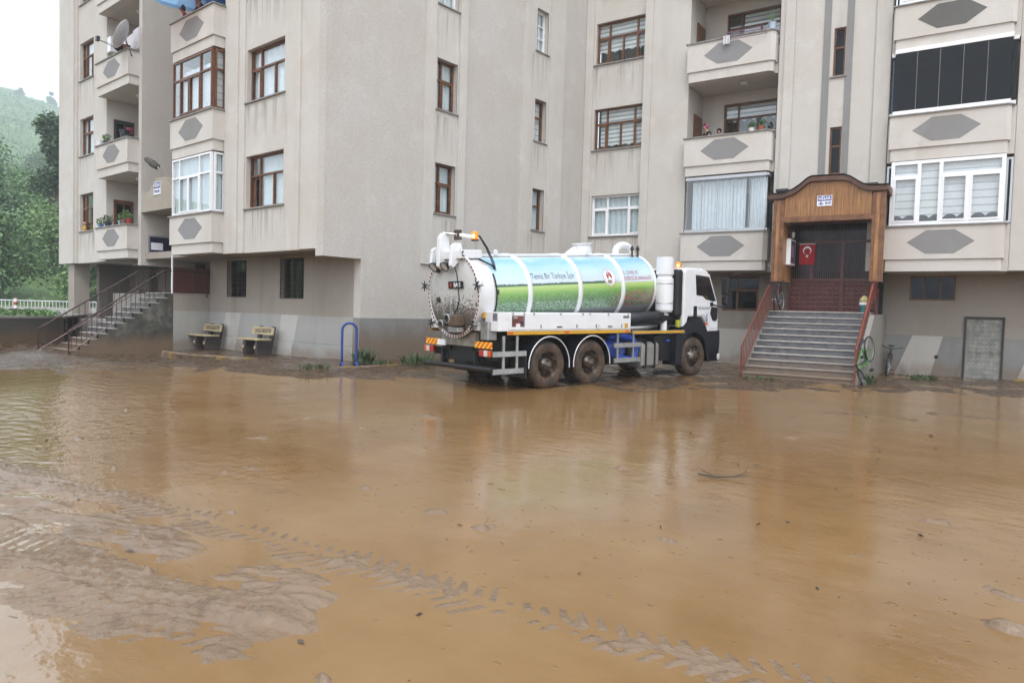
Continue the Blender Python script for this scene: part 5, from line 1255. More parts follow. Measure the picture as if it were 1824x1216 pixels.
# front mudguard, steps, bumper
n_ = 16; qs = np.linspace(R_(20), R_(170), n_)
MB().strip([(5.58+.80*math.cos(q), .58+1.02*math.sin(q)) for q in qs], [(5.58+.62*math.cos(q), .55+.66*math.sin(q)) for q in qs], -1.22, -.78, 'y').build('front_mudguard', NAVY, TK)
MB().prism([(4.72, .32), (4.98, .32), (5.02, 1.0), (5.08, 1.2), (4.76, 1.12)], -1.235, -.8, 'y').build('mudguard_flap', NAVY, TK, bevel=.01)
MB().prism([(6.22, 1.25), (6.84, 1.25), (6.86, .9), (6.80, .36), (6.30, .36), (6.22, .75)], -1.21, 1.21, 'y').build('front_bumper', NAVY, TK, bevel=.04)
for z in (.55, .90): MB().box(6.32, 6.70, -1.225, -1.0, z, z+.04).build('cab_step', BLACKP, TK)
MB().box(6.72, 6.84, -1.24, -1.12, .40, .58).build('fog_lamp', WLAMP, TK, bevel=.03); MB().box(6.05, 6.17, -1.235, -1.21, 1.40, 1.46).build('side_repeater', ORANGE, TK)
# mirrors
for sy in (-1, 1):
    mr = MB().box(6.72, 6.88, 1.38*sy-.11, 1.38*sy+.11, 2.26, 2.74).build('mirror', BLACKP, TK, bevel=.035); MB().box(6.72, 6.86, 1.38*sy-.10, 1.38*sy+.10, 1.96, 2.22).build('wide_mirror', BLACKP, mr, bevel=.05)
    MB().tube([(6.45, 1.2*sy, 2.78), (6.75, 1.34*sy, 2.80), (6.80, 1.38*sy, 2.72)], .018, 6).build('mirror_arm', BLACKP, mr); MB().tube([(6.40, 1.2*sy, 1.98), (6.70, 1.36*sy, 1.90), (6.80, 1.40*sy, 2.0)], .018, 6).build('mirror_arm', BLACKP, mr)
MB().tube([(-1.3, -.95, 1.62), (-.85, -1.28, 1.50)], .014, 6).build('lever', STEEL, TK); MB().tube([(-1.0, -1.17, 1.54), (-.83, -1.295, 1.495)], .024, 8).build('lever_grip', BLACKP, TK)
MB().box(-1.55, -1.30, -.98, -.72, 1.10, 1.50).build('steel_cabinet', STEEL, TK, bevel=.015); MB().box(-1.62, -1.28, -.7, -.2, 1.30, 1.48).build('bracket', WHITED, TK)
MB().tube([(-1.5, .55, .82), (-1.52, .50, .6)], .03, 6).build('tow_bracket', BLACKM, TK)
MB().prism([(-1.62, .95), (-1.2, .95), (-1.2, 1.35), (-1.60, 1.25)], -.62, .62, 'y').build('splash_plate', simple('splash_metal', (.33, .29, .25), .4, .3, 5, metal=.4), TK)

# ------------------------------------------------------------------ street furniture
def bench(label, x, y, rz):
    t = thing('bench', label, 'bench', (x, y, pave_z(x)-.01), rz, 'municipal benches on the pavement')
    for sx in (-.26, .42):
        prof = [(-.30, 0), (.18, 0), (.26, .42), (.34, .86), (.24, .88), (.14, .47), (-.30, .45), (-.34, .25)]
        l_ = MB().prism(prof, sx-.07, sx+.07, 'x').build('leg', BENCHC, t, bevel=.02)
        MB().lathe([(0, -.02), (.045, -.018), (.05, .0)], (sx, -.335, .24), 'y', 12).build('boss', BENCHY, l_)
    for i in range(3): MB().box(-.72, .62, -.36+i*.16, -.22+i*.16, .45, .495).build('seat_plank', BENCHY, t, bevel=.01)
    b = MB().box(-.60, .62, .0, .045, .62, .86).build('back_plank', BENCHY, t, (0, .03, 0), (R_(-9), 0, 0), bevel=.01)
    link('lettering', text_mesh('ÇAYELİ BELEDİYE', .175, IRON, depth=.001, sx=.68, bold=.003), b, (.04, -.003, .735), (R_(90), 0, 0))
    return t
bench('yellow planked concrete bench with black lettering nearer the left stairs', -23.55, 11.78, 0)
bench('yellow planked concrete bench with black lettering in front of the second barred window', -20.25, 11.72, 0)
hp = thing('hoop_stand', 'blue tubular hoop stand on the pavement at the building corner', 'bike stand', (-14.98, 11.22, pave_z(-15)-.01), R_(60))
MB().tube([(-.18, 0, .03)]+[(-.18, 0, .2), (-.18, 0, .88)]+[(-.18*math.cos(a), 0, .92+.18*math.sin(a)) for a in np.linspace(0.05, math.pi-.05, 12)]+[(.18, 0, .88), (.18, 0, .2), (.18, 0, .03)], .033, 10).build('hoop', BLUE, hp, smooth=True)
for x in (-.18, .18):
    MB().tube([(x, -.30, .0), (x, -.2, .06), (x, 0, .09), (x, .2, .06), (x, .30, .0)], .032, 8).build('foot', BLUE, hp)
    MB().lathe([(.0, -.05), (.025, -.05), (.025, .05), (0, .05)], (x, 0, .45), 'y', 8).build('bolt', BLUE, hp)

def bicycle(label, colour, loc, rot, steer=0.):
    t = thing('bicycle', label, 'bicycle', loc, rot=rot)
    RW = .33
    def wh(parent, x, z, rz=0.):
        w = MB().lathe([(RW-.025, -.02), (RW, -.022), (RW+.012, 0), (RW, .022), (RW-.025, .02), (RW-.025, -.02)], (0, 0, 0), 'y', 36).build('wheel', BLACKP, parent, (x, 0, z), (0, 0, rz))
        MB().lathe([(RW-.04, -.012), (RW-.024, -.014), (RW-.024, .014), (RW-.04, .012), (RW-.04, -.012)], (0, 0, 0), 'y', 36).build('rim', ALU, w)
        sp = MB()
        for i in range(14):
            a = 2*math.pi*i/14; sp.tube([(.02*math.sin(a), 0, .02*math.cos(a)), ((RW-.03)*math.sin(a), 0, (RW-.03)*math.cos(a))], .0022, 4, False)
        sp.build('spokes', STEEL, w, kind='stuff'); MB().lathe([(0, -.05), (.025, -.05), (.025, .05), (0, .05)], (0, 0, 0), 'y', 10).build('hub', STEEL, w)
        return w
    wh(t, -.52, RW)
    fr = MB(); bb = (-.08, 0, .29); st = (-.22, 0, .74); hd = (.34, 0, .78); hd2 = (.37, 0, .66)
    for a, b, r in ((bb, st, .017), (st, hd, .016), (bb, hd2, .021), (hd, hd2, .021)): fr.tube([a, b], r, 8)
    for s in (-.06, .06):
        fr.tube([(bb[0], s*.4, bb[2]), (-.52, s, RW)], .010, 6); fr.tube([(st[0]+.01, s*.3, st[2]-.04), (-.52, s, RW)], .009, 6)
    fr.build('frame', colour, t)
    MB().tube([st, (-.26, 0, .86)], .013, 8).build('seat_post', STEEL, t)
    MB().prism([(-.42, -.07), (-.36, -.085), (-.22, -.03), (-.10, -.018), (-.10, .018), (-.22, .03), (-.36, .085), (-.42, .07)], .86, .905, 'z').build('saddle', BLACKP, t, bevel=.015)
    fk = MB()
    for s in (-.055, .055): fk.tube([(.0, s, -.02), (.03, s, -.18), (.11, s, -.33)], .013, 6)
    fk.tube([(0, -.06, -.01), (0, .06, -.01)], .016, 6).tube([(0, 0, -.02), (-.045, 0, .16)], .018, 8)
    f = fk.build('fork', BLACKM, t, (.40, 0, .66), (0, 0, steer))
    wh(f, .115, -.33)
    MB().tube([(-.10, .30, .24), (-.06, .27, .21), (-.02, .10, .17), (-.045, 0, .165), (-.02, -.10, .17), (-.06, -.27, .21), (-.10, -.30, .24)], .012, 6).build('handlebar', BLACKP, f)
    ck = MB().lathe([(0, -.005), (.09, -.005), (.09, .005), (0, .005)], (bb[0], -.05, bb[2]), 'y', 18).build('chainring', STEEL, t)
    for s in (-1, 1):
        MB().tube([(bb[0], s*.06, bb[2]), (bb[0]+.12*s, s*.07, bb[2]-.12*s)], .009, 6).build('crank', STEEL, ck); MB().box(bb[0]+.12*s-.04, bb[0]+.12*s+.04, s*.07-.01 if s > 0 else s*.07-.09, s*.07+.09 if s > 0 else s*.07+.01, bb[2]-.12*s-.012, bb[2]-.12*s+.012).build('pedal', BLACKP, ck)
    return t
p = c2w(7.72, 1.35, SZ)
bicycle('dark bicycle parked on the stair landing beside the left railing', simple('bike_dark', (.03, .035, .06), .35), p, (R_(4), 0, R_(-84)), R_(15))
p = c2w(10.62, 3.55, .42)
bicycle('green and black bicycle leaning nose down against the right stair railing', simple('bike_green', (.06, .26, .045), .35), p, (R_(8), R_(52), AC+R_(-96)), R_(20))
p = c2w(10.62, -.62, .13)
bicycle('muddy dark bicycle seen head on against the plinth right of the stairs', simple('bike_muddy', (.05, .045, .05), .4, dirt=(.16, .1, .06, .5)), p, (R_(-5), 0, AC+R_(-84)), R_(-8))
bk = thing('paint_bucket', 'teal and white bucket with cloths at the top right of the stairs', 'bucket', c2w(10.16, 1.55, SZ))
MB().lathe([(.0, 0), (.11, 0), (.125, .26), (.0, .26)], (0, 0, 0), 'z', 20).build('pail', simple('teal_paint', (.02, .16, .17), .4), bk)
MB().lathe([(.132, .22), (.135, .29), (0, .29)], (0, 0, 0), 'z', 20).build('lid', PVC, bk); MB().lathe([(.12, .29), (.13, .36), (.06, .46), (0, .49)], (0, 0, 0), 'z', 9).build('cloth', simple('yellow_cloth', (.55, .48, .22), .8, .3, 14), bk)

# ------------------------------------------------------------------ far left: retaining wall, plain steps, railing, bollard
rw = thing('retaining_wall', 'dark mossy retaining wall with weeds on top at the left edge', 'wall', (-28.5, 8.3, 0))
wz = MB().prism([(1.6, -6.5), (1.05, -2.0), (.2, .1), (-.3, .8), (-1.4, 1.1), (-1.4, -6.5)], -.3, 1.06, 'z').build('wall_body', PLM, rw)
MB().prism([(1.62, -6.5), (1.07, -2.0), (.22, .12), (-.3, .85), (-32, 16), (-32, -6.5)], 1.06, 1.13, 'z').build('terrace_slab', CONC, rw)
ps = thing('concrete_steps', 'muddy plain concrete steps between retaining wall and marble stairs', 'stairs', (-27.2, 8.9, 0))
for i in range(5): MB().box(-1.35, 1.25, i*.30, i*.30+2.2, i*.17-.1, i*.17+.20).build('step', PLM, ps)
MB().box(-8.2, 1.1, 1.6, 5, -.2, .98).build('terrace_block', CONC, ps)
def fence(label, x, y0, y1, z, n):
    t = thing('metal_railing', label, 'railing', (x, y0, z), R_(90)); L = y1-y0
    for h in (.12, 1.15): MB().tube([(0, 0, h), (L, 0, h)], .032, 6).build('rail', WHITEP, t)
    for i in range(n+1): MB().tube([(L*i/n, 0, .12 if i % 12 else -.05), (L*i/n, 0, 1.15)], .018 if i % 12 else .035, 6).build('baluster' if i % 12 else 'post', WHITEP, t)
fence('white metal railing at the foot of the green hill', -57.5, 9.0, 22.0, .42, 60)
bo = thing('bollard', 'red and white striped bollard on the terrace at the left edge', 'bollard', (-30.4, 8.05, 1.13))
bo.scale = (.72, .72, .78)
BR = simple('bollard_orange', (.50, .06, .025), .5)
for i in range(5): MB().lathe([(.085, i*.15), (.085, (i+1)*.15)], (0, 0, 0), 'z', 16, caps=True).build('band', BR if i in (0, 1, 3) else SIGNW, bo)
MB().lathe([(.085, .75), (.06, .79), (0, .80)], (0, 0, 0), 'z', 16).build('cap', BR, bo)
for (x, y, r) in ((-24.9, 7.25, .16), (-25.35, 7.35, .2), (-24.55, 7.45, .14), (-26.0, 7.3, .17)):
    q = MB().lathe([(0, -r*.6), (r*.7, -r*.4), (r, 0), (r*.75, r*.45), (0, r*.6)], (0, 0, 0), 'z', 9)
    q.v = [tuple(c*(1+.35*mnoise.noise(Vector((a*7+x*3, b*7, d*7)))) for c in (a, b, d)) for a, b, d in q.v]
    q.build('rock', simple('muddy_rock', (.15, .10, .065), .5, .4, 5, bmp=.5), None, (x, y, fz(x, y)+r*.25), (0, 0, x), label={.16: 'small muddy stone left of the stair foot', .2: 'largest muddy stone at the foot of the left stairs', .14: 'muddy stone right beside the near stair post', .17: 'muddy stone furthest left below the stairs'}[r], category='stone', group='stones washed against the left stairs')

# ------------------------------------------------------------------ plants in pots and things on the balconies
def leafball(n, c, r, size, squash=1., aspect=.45):
    p = RNG.normal(size=(n, 3)); p /= np.linalg.norm(p, axis=1, keepdims=True); p *= (RNG.random((n, 1))**.45)
    p *= np.array([r, r, r*squash]); return leaves(p+np.array(c), size, aspect=aspect)
def pot(label, loc, r, h, mat, leaf=None, lr=.18, n=90, spiky=False, name='plant_pot', box=False):
    t = thing(name, label, 'plant pot', loc)
    if box: MB().prism([(-r*1.6, 0), (r*1.6, 0), (r*1.8, h), (-r*1.8, h)], -r*.7, r*.7).build('pot', mat, t)
    else: MB().lathe([(0, 0), (r*.75, 0), (r, h*.9), (r*1.08, h*.92), (r*1.08, h), (r*.9, h), (0, h*.93)], (0, 0, 0), 'z', 18).build('pot', mat, t)
    if leaf:
        if spiky:
            m_ = MB()
            for i in range(14):
                a = i*2.4; l_ = lr*(.7+.6*random.random()); d = .25+.5*random.random(); w_ = .012
                x, y = math.cos(a), math.sin(a); m_.add([(-y*w_, x*w_, h), (y*w_, -x*w_, h), (x*l_*d*.6, y*l_*d*.6, h+l_), (x*l_*d*.3-y*w_, y*l_*d*.3+x*w_, h+l_*.6)], [(0, 1, 2), (0, 2, 3)])
            m_.build('foliage', leaf, t)
        else:
            V, F = leafball(n, (0, 0, h+lr*.6), lr, .085, .9); link('foliage', np_mesh('foliage', V, F, leaf), t)
    return t
yb = DA-.31
pot('dark blue pot with bushy dark plant on the lowest far left balcony', (-29.15, yb, 4.525), .13, .16, simple('pot_navy', (.02, .03, .06), .4), LEAFY, .20, 140)
pot('light blue pot with trailing ivy at the left end of the lowest balcony', (-29.85, yb, 4.525), .10, .12, simple('pot_blue', (.08, .25, .50), .4), LEAFM, .17, 110)
pot('pale turquoise pot with young plant on the lowest far left balcony', (-28.0, yb, 4.525), .10, .14, simple('pot_turq', (.30, .55, .62), .4), LEAFM, .16, 90)
pot('brown planter box with flowering shrub on the lowest far left balcony', (-27.62, yb, 4.525), .13, .17, simple('pot_brown', (.14, .06, .035), .6), LEAFM, .24, 160, box=True)
pot('red and white pot at the right end of the lowest far left balcony', (-27.30, yb+.02, 4.525), .10, .17, simple('pot_red', (.40, .03, .03), .4), LEAFM, .15, 80)
pot('white tub with blue band at the left end of the second far left balcony', (-29.95, yb, 7.625), .15, .2, PVC)
pot('low green herb bowl on the second far left balcony', (-29.3, yb, 7.625), .12, .08, simple('pot_dark', (.04, .04, .05), .5), LEAFM, .19, 130)
pot('large black and orange kettle pot on the second far left balcony', (-27.68, yb, 7.625), .17, .27, simple('pot_black', (.02, .022, .03), .3))
pot('red lidded pot standing behind the black and orange kettle', (-27.75, yb+.2, 7.80), .12, .22, simple('pot_crimson', (.30, .02, .05), .4))
pot('terracotta pot beside the laundry on the third far left balcony', (-27.55, yb, 10.725), .13, .15, TERRA)
def ce(u, o, z): return c2w(u, o, z)
pot('white pot with small grey plant on the headscarf balcony', ce(6.42, .34, 7.85), .10, .10, PVC, LEAFY, .13, 70)
pot('terracotta pot with broad dark leaves on the headscarf balcony', ce(6.72, .33, 7.85), .11, .13, TERRA, LEAFY, .19, 110)
pot('small black pot at the corner of the headscarf balcony', ce(6.98, .2, 7.85), .08, .13, BLACKP, LEAFY, .09, 40)
pot('white and blue pot with spiky leaves on the uppermost right balcony', ce(6.93, .30, 11.03), .12, .22, simple('pot_china', (.55, .68, .82), .3), LEAFM, .40, spiky=True)
# satellite dish on an arm, laundry, air conditioner
dz = thing('satellite_dish', 'white satellite dish fixed to the third far left balcony', 'satellite dish', (-27.35, DA-.55, 11.15))
nrm = Vector((-.47, -.66, .37)).normalized(); qd = nrm.to_track_quat('Z', 'Y').to_euler()
MB().lathe([(0, -.12), (.2, -.10), (.38, -.045), (.52, .02), (.53, .03), (.38, -.03), (.2, -.085), (0, -.105)], (0, 0, 0), 'z', 40).build('reflector', SIGNW, dz, (0, 0, 0), qd, smooth=True)
MB().tube([(.1, .3, -.7), (.05, .12, -.2)], .025, 8).build('mast', IRON, dz)
MB().tube([(-.45, .0, -.38), (-2.15, -.02, .30)], .016, 6).tube([(.0, 0, -.45), (-2.15, -.02, .30)], .006, 5).build('feed_arm', IRON, dz)
MB().box(-2.28, -2.10, -.06, .05, .25, .42).build('receiver', BLACKP, dz, bevel=.01)
for i, x in enumerate((-28.62, -28.32, -28.03, -27.76, -27.5)):
    t = thing('hanging_towel', ('leftmost white towel on the washing line by the dish', 'second white towel on the washing line', 'middle white towel on the washing line', 'fourth white towel on the washing line', 'rightmost white towel on the washing line against the wall')[i], 'towel', (x, DA+.05, 10.75+.06*i), group='white washing on the far left balcony')
    MB().sheet(-.13, .13, -.12, .62+.04*(i % 2), 0, .03, 2, 14, 4).build('cloth', CLOTHW, t)
wl2 = MB().tube([(-30.1, DA+.05, 11.40), (-27.3, DA+.05, 11.68)], .006, 5).build('washing_line', IRON, None, label='thin washing line strung across the third far left balcony', category='washing line')
ac = thing('air_conditioner', 'white air conditioner unit inside the third far left balcony', 'air conditioner', (-30.02, DA+.42, 11.25), R_(90))
MB().box(-.42, .42, -.15, .15, 0, .58).build('casing', PVC, ac, bevel=.02); MB().lathe([(.0, -.16), (.22, -.16), (.22, -.15)], (-.1, 0, .29), 'y', 24).build('fan_grille', BLACKP, ac)
for i in range(7): MB().box(.18, .40, -.158, -.15, .08+i*.065, .11+i*.065).build('louvre', BLACKP, ac)
dl_ = thing('toy_doll', 'small toy doll in yellow standing in the lowest far left window', 'doll', (-33.0, DA+.20, 4.60))
MB().lathe([(.07, 0), (.085, .1), (.05, .22), (.02, .25)], (0, 0, 0), 'z', 12).build('dress', simple('doll_yellow', (.65, .38, .05), .7), dl_); MB().lathe([(0, .23), (.05, .25), (.075, .31), (.05, .37), (0, .385)], (0, 0, 0), 'z', 14).build('head', simple('doll_pink', (.62, .30, .25), .6), dl_)
rk = thing('drying_rack', 'folded clothes drying rack over the uppermost right balcony parapet', 'drying rack', ce(6.15, .47, 10.98), AC)
for a, b in (((-.68, 0, .16), (.62, 0, .16)), ((-.62, -.05, -.10), (.68, -.05, -.10)), ((-.68, 0, .16), (-.62, -.05, -.10)), ((.62, 0, .16), (.68, -.05, -.10)), ((-.68, 0, .08), (.62, 0, .08))): MB().tube([a, b], .012, 6).build('rod', simple('rack_rod', (.30, .20, .28), .4), rk)
MB().sheet(-.72, -.5, -.22, .05, -.07, .02, 2, 10, 2).build('cloth', CLOTHW, rk)
um = thing('parasol', 'blue and red parasol opened over the third bay balcony', 'parasol', (-22.75, DA-.12, 11.42), rot=(R_(6), R_(3), 0))
for i in range(8):
    a, b = 2*math.pi*i/8, 2*math.pi*(i+1)/8; m_ = MB(); prev = None
    prof = [(.03, .50), (.45, .41), (.9, .22), (1.32, 0), (1.32, -.12)]
    vs_ = []
    for r, z in prof: vs_ += [(r*math.cos(a), r*math.sin(a), z), (r*.975*math.cos((a+b)/2), r*.975*math.sin((a+b)/2), z-.02), (r*math.cos(b), r*math.sin(b), z)]
    m_.add(vs_, [(3*j+k, 3*j+k+1, 3*j+k+4, 3*j+k+3) for j in range(len(prof)-1) for k in range(2)]).build('panel', UMB_R if i in (5, 6, 1) else UMB_L if i in (3, 4) else UMB_B, um)
MB().tube([(0, 0, -1.6), (0, 0, .66)], .022, 8).build('pole', ALU, um)
for i in range(8):
    a = 2*math.pi*i/8; MB().tube([(.02, 0, .46), (1.29*math.cos(a), 1.29*math.sin(a), -.01)], .008, 5).build('rib', ALU, um)

# ------------------------------------------------------------------ people
def person(label, loc, rotz, scale, J, E, shirt, trousers, hair=HAIR, scarf=False):
    """J: joint -> (x, y, z, radius); local +y is where the person faces"""
    t = thing('person', label, 'person', loc, rotz)
    names = list(J); me = bpy.data.meshes.new('body'); me.from_pydata([J[n][:3] for n in names], [(names.index(a), names.index(b)) for a, b in E], [])
    o = bpy.data.objects.new('body', me); COL.objects.link(o)
    sk = o.modifiers.new('skin', 'SKIN'); sk.use_smooth_shade = True
    for i, n in enumerate(names):
        sv = me.skin_vertices[0].data[i]; r = J[n][3]; sv.radius = r if isinstance(r, tuple) else (r, r); sv.use_root = n == 'pelvis'
    su = o.modifiers.new('sub', 'SUBSURF'); su.levels = 2; su.render_levels = 2
    dg = bpy.context.evaluated_depsgraph_get(); dg.update(); bm_ = bpy.data.meshes.new_from_object(o.evaluated_get(dg)); bpy.data.objects.remove(o)
    bm_.materials.clear()
    for mt_ in (SKIN, shirt, trousers): bm_.materials.append(mt_)
    pts = {n: Vector(J[n][:3]) for n in names}
    for pl_ in bm_.polygons:
        n = min(names, key=lambda q: (pts[q]-pl_.center).length)
        pl_.material_index = 0 if n in ('neck', 'head', 'crown', 'nose', 'wr_l', 'wr_r', 'ha_l', 'ha_r', 'el_l', 'el_r') else (2 if n.startswith(('pelvis', 'kn', 'an', 'to', 'hip')) else 1)
        pl_.use_smooth = True
    link('body', bm_, t)
    h = pts['head']; c = pts['crown']; m_ = MB()
    k = 1.0 if not scarf else 1.06
    m_.lathe([(.0, .125), (.06, .112), (.095, .07), (.108*k, .02), (.104*k, -.04), (.085, -.09)], (0, 0, 0), 'z', 16, a0=R_(-200) if not scarf else R_(-215), a1=R_(20) if not scarf else R_(35))
    m_.build('headscarf' if scarf else 'hair', hair, t, (h.x, h.y-.012, (h.z+c.z)/2+.012), smooth=True)
    for s in (-1, 1): MB().lathe([(0, -.012), (.012, 0), (0, .012)], (0, 0, 0), 'z', 8).build('eye', HAIR, t, (h.x+.034*s, h.y+.088, h.z+.028))
    t.scale = (scale,)*3
    return t
LEAN = dict(pelvis=(0, 0, .93, (.15, .12)), spine=(0, .03, 1.10, (.13, .10)), chest=(0, .12, 1.30, (.15, .10)), neck=(0, .20, 1.45, .05), head=(0, .26, 1.55, (.082, .095)), crown=(0, .26, 1.64, (.075, .088)), nose=(0, .355, 1.545, .015),
            sh_l=(-.17, .13, 1.36, .065), el_l=(-.24, .30, 1.10, .042), wr_l=(-.10, .46, 1.03, .030), ha_l=(-.02, .50, 1.03, .028), sh_r=(.17, .13, 1.36, .065), el_r=(.24, .30, 1.10, .042), wr_r=(.12, .46, 1.03, .030), ha_r=(.05, .52, 1.03, .028),
            hip_l=(-.10, 0, .86, .095), kn_l=(-.10, .02, .48, .065), an_l=(-.10, -.02, .07, .042), to_l=(-.10, .12, .03, .038), hip_r=(.10, 0, .86, .095), kn_r=(.10, .02, .48, .065), an_r=(.10, -.02, .07, .042), to_r=(.10, .12, .03, .038))
LE = [('pelvis', 'spine'), ('spine', 'chest'), ('chest', 'neck'), ('neck', 'head'), ('head', 'crown'), ('head', 'nose'), ('chest', 'sh_l'), ('sh_l', 'el_l'), ('el_l', 'wr_l'), ('wr_l', 'ha_l'), ('chest', 'sh_r'), ('sh_r', 'el_r'), ('el_r', 'wr_r'), ('wr_r', 'ha_r'),
      ('pelvis', 'hip_l'), ('hip_l', 'kn_l'), ('kn_l', 'an_l'), ('an_l', 'to_l'), ('pelvis', 'hip_r'), ('hip_r', 'kn_r'), ('kn_r', 'an_r'), ('an_r', 'to_r')]
JEANS = simple('jeans', (.04, .05, .09), .8)
person('person in a red T-shirt leaning on the bay balcony under the parasol', (-23.50, DA+.06, 9.79), R_(160), .91, LEAN, LE, SHIRTR, JEANS)
person('person in a dark shirt looking down from the bay balcony under the parasol', (-22.60, DA+.10, 9.79), R_(190), .95, LEAN, LE, SHIRTD, JEANS)
person('person in a pink headscarf behind the second right balcony parapet', c2w(4.92, -.02, 6.85), AC+R_(150), .86, LEAN, LE, SHIRTD, JEANS, SCARF, True)
person('dark haired child barely showing above the second right balcony parapet', c2w(5.28, -.05, 6.85), AC+R_(180), .74, LEAN, LE, SHIRTD, JEANS)

# ------------------------------------------------------------------ weeds, twigs
WEEDM = simple('weed_green', (.055, .10, .03), .6, .5, 9)
def weed(label, x, y, n, h, sp, flower=False):
    t = thing('weed', label, 'weed', (x, y, fz(x, y)-.01 if y < 9.7 or x > -14 else pave_z(x)-.02), group='weeds along the wall foot'); m_ = MB()
    for i in range(n):
        a = random.uniform(0, 6.28); r = sp*random.random()**.6; x0, y0 = r*math.cos(a), r*math.sin(a); l_ = h*random.uniform(.4, 1); d = random.uniform(.1, .9); b = random.uniform(0, 6.28); w_ = .012+.012*random.random()
        x1, y1 = x0+math.cos(b)*l_*d*.4, y0+math.sin(b)*l_*d*.4; x2, y2 = x0+math.cos(b)*l_*d, y0+math.sin(b)*l_*d; px, py = -math.sin(b)*w_, math.cos(b)*w_
        m_.add([(x0, y0, 0), (x1+px, y1+py, l_*.55), (x2, y2, l_*(1-.3*d)), (x1-px, y1-py, l_*.55)], [(0, 1, 2, 3)])
    m_.build('blades', WEEDM, t, kind='stuff')
weed('tall weed tuft behind the blue hoop stand', -15.2, 11.85, 110, .55, .32)
weed('weed clump at the kerb behind the truck bumper', -14.35, 13.0, 150, .45, .45)
weed('flat muddy weed tuft in the slurry before the kerb', -14.6, 9.95, 60, .2, .4)
weed('small weed tuft on the pavement by the corner', -14.75, 12.1, 50, .22, .3)
weed('grassy tuft below the plinth right of the stairs', -4.15, 22.9, 90, .26, .42)
weed('grass tuft at the right foot of the marble stairs', -5.0, 20.2, 130, .35, .3)
weed('thin grass at the left foot of the marble stairs', -7.2, 18.7, 50, .16, .5)
weed('small tuft beside the old metal door', -1.7, 24.3, 60, .2, .4)
tw = MB().tube([(-.28, .02, .03), (-.1, -.01, .015), (.08, .0, .02), (.2, .03, .05), (.25, .07, .10)], .013, 6, r2=.005).tube([(.08, 0, .02), (.22, -.05, .05)], .006, 5).tube([(-.1, -.01, .015), (-.24, .06, .07)], .006, 5)
tw.build('twig', BARK, None, (-3.18, 7.39, .005), (0, 0, R_(35)), label='dark bent twig lying in the muddy water on the right', category='twig')
V, F = [], []
nd = 110; d = RNG.random((nd, 2)); dd = 3+14*d[:, 0]**.8; aa = R_(-40.3)+(d[:, 1]-.5)*R_(68)
px, py = np.sin(aa)*dd, np.cos(aa)*dd; k = (px > -13.5) & (py < 17)
V, F = leaves(np.stack([px, py, gz(px, py)+.008], 1)[k], .05, 1.6, .97, .4); link('leaf_litter', np_mesh('leaf_litter', V, F, BARK), label='dark bits of leaf litter floating on the muddy water', category='litter', kind='stuff')

kb = thing('kerb', 'short muddy yellow kerb at the right edge beside the old metal door', 'kerb', c2w(13.85, -.78, .10), AC)
for i in range(4): MB().prism([(0, -.2), (.14, -.2), (.14, .10), (.12, .12), (.03, .12), (0, .09)], i*.62, i*.62+.61, 'x').build('kerb_stone', KERBY if i % 2 == 0 else KERBW, kb)

# ------------------------------------------------------------------ green hill on the left, fading into haze
D0 = (-.963, .269); T0 = (.269, .963)
def hill_z(X, Y):
    s = X*D0[0]+Y*D0[1]; t = X*T0[0]+Y*T0[1]
    base = np.interp(s, [55, 62, 80, 110, 150, 300, 800, 900, 1000], [-.5, .6, 4.5, 12.5, 17, 36, 184, 188, 180])
    lat = -np.clip(t, -120, 120)*np.interp(s, [60, 100, 800], [0., .05, .30])
    n = VN.fbm(X*.022, Y*.022, 4)*np.interp(s, [60, 90, 800], [.0, 2.2, 13])
    return np.where(s > 56, base+lat+n, -.5)
hs_ = np.arange(56, 1004, 5.0); ht = np.arange(-200, 201, 5.0)
S, T = np.meshgrid(hs_, ht, indexing='ij'); HX = S*D0[0]+T*T0[0]; HY = S*D0[1]+T*T0[1]
Vh = np.stack([HX, HY, hill_z(HX, HY)], -1).reshape(-1, 3); i = np.arange(S.size).reshape(S.shape)
Fh = np.stack([i[:-1, :-1], i[1:, :-1], i[1:, 1:], i[:-1, 1:]], -1).reshape(-1, 4)
link('hill', np_mesh('hill', Vh, Fh, GRASSY, True), kind='structure')
def hpos(s, t):
    x, y = s*D0[0]+t*T0[0], s*D0[1]+t*T0[1]; return x, y, float(hill_z(np.array([x]), np.array([y]))[0])
def tree(label, loc, h, r, n, leaf, mat, group=None, trunk_h=.35, lobes=9, squash=.8, cat='tree', name='tree'):
    t = thing(name, label, cat, loc, group=group); tr = MB(); pts = []
    th_ = h*trunk_h
    tr.tube([(0, 0, -.3), (.03*h, 0, th_*.6), (0, .02*h, th_), (.02*h, .0, h*.8)], h*.022+.04, 8, r2=.03)
    C = []
    for k in range(lobes):
        a = k*2.4+random.random(); rr = r*random.uniform(.15, .8); z = th_+(h-th_)*random.uniform(.1, .95)
        rr *= (1-.55*(z-th_)/(h-th_)) if h > 4 else 1
        c = (rr*math.cos(a), rr*math.sin(a), z); lr = r*random.uniform(.32, .55); C.append((c, lr))
        tr.tube([(0, 0, max(.2, min(z*.75, th_+(z-th_)*.4))), (c[0]*.5, c[1]*.5, z*.85), c], h*.010+.015, 5, r2=.01)
    P = []
    for c, lr in C:
        m_ = max(20, n//lobes); p = RNG.normal(size=(m_, 3)); p /= np.linalg.norm(p, axis=1, keepdims=True); p *= (.45+.55*RNG.random((m_, 1))**.5)*lr*(1+.3*RNG.normal(size=(m_, 1)).clip(-1, 1))
        p[:, 2] *= squash; P.append(p+np.array(c))
    P = np.concatenate(P); P[:, 2] = np.maximum(P[:, 2], .1)
    tr.build('trunk', BARK, t)
    Vv, Ff = leaves(P, leaf, .8, .2, .6); link('crown', np_mesh('crown', Vv, Ff, mat), t)
    return t
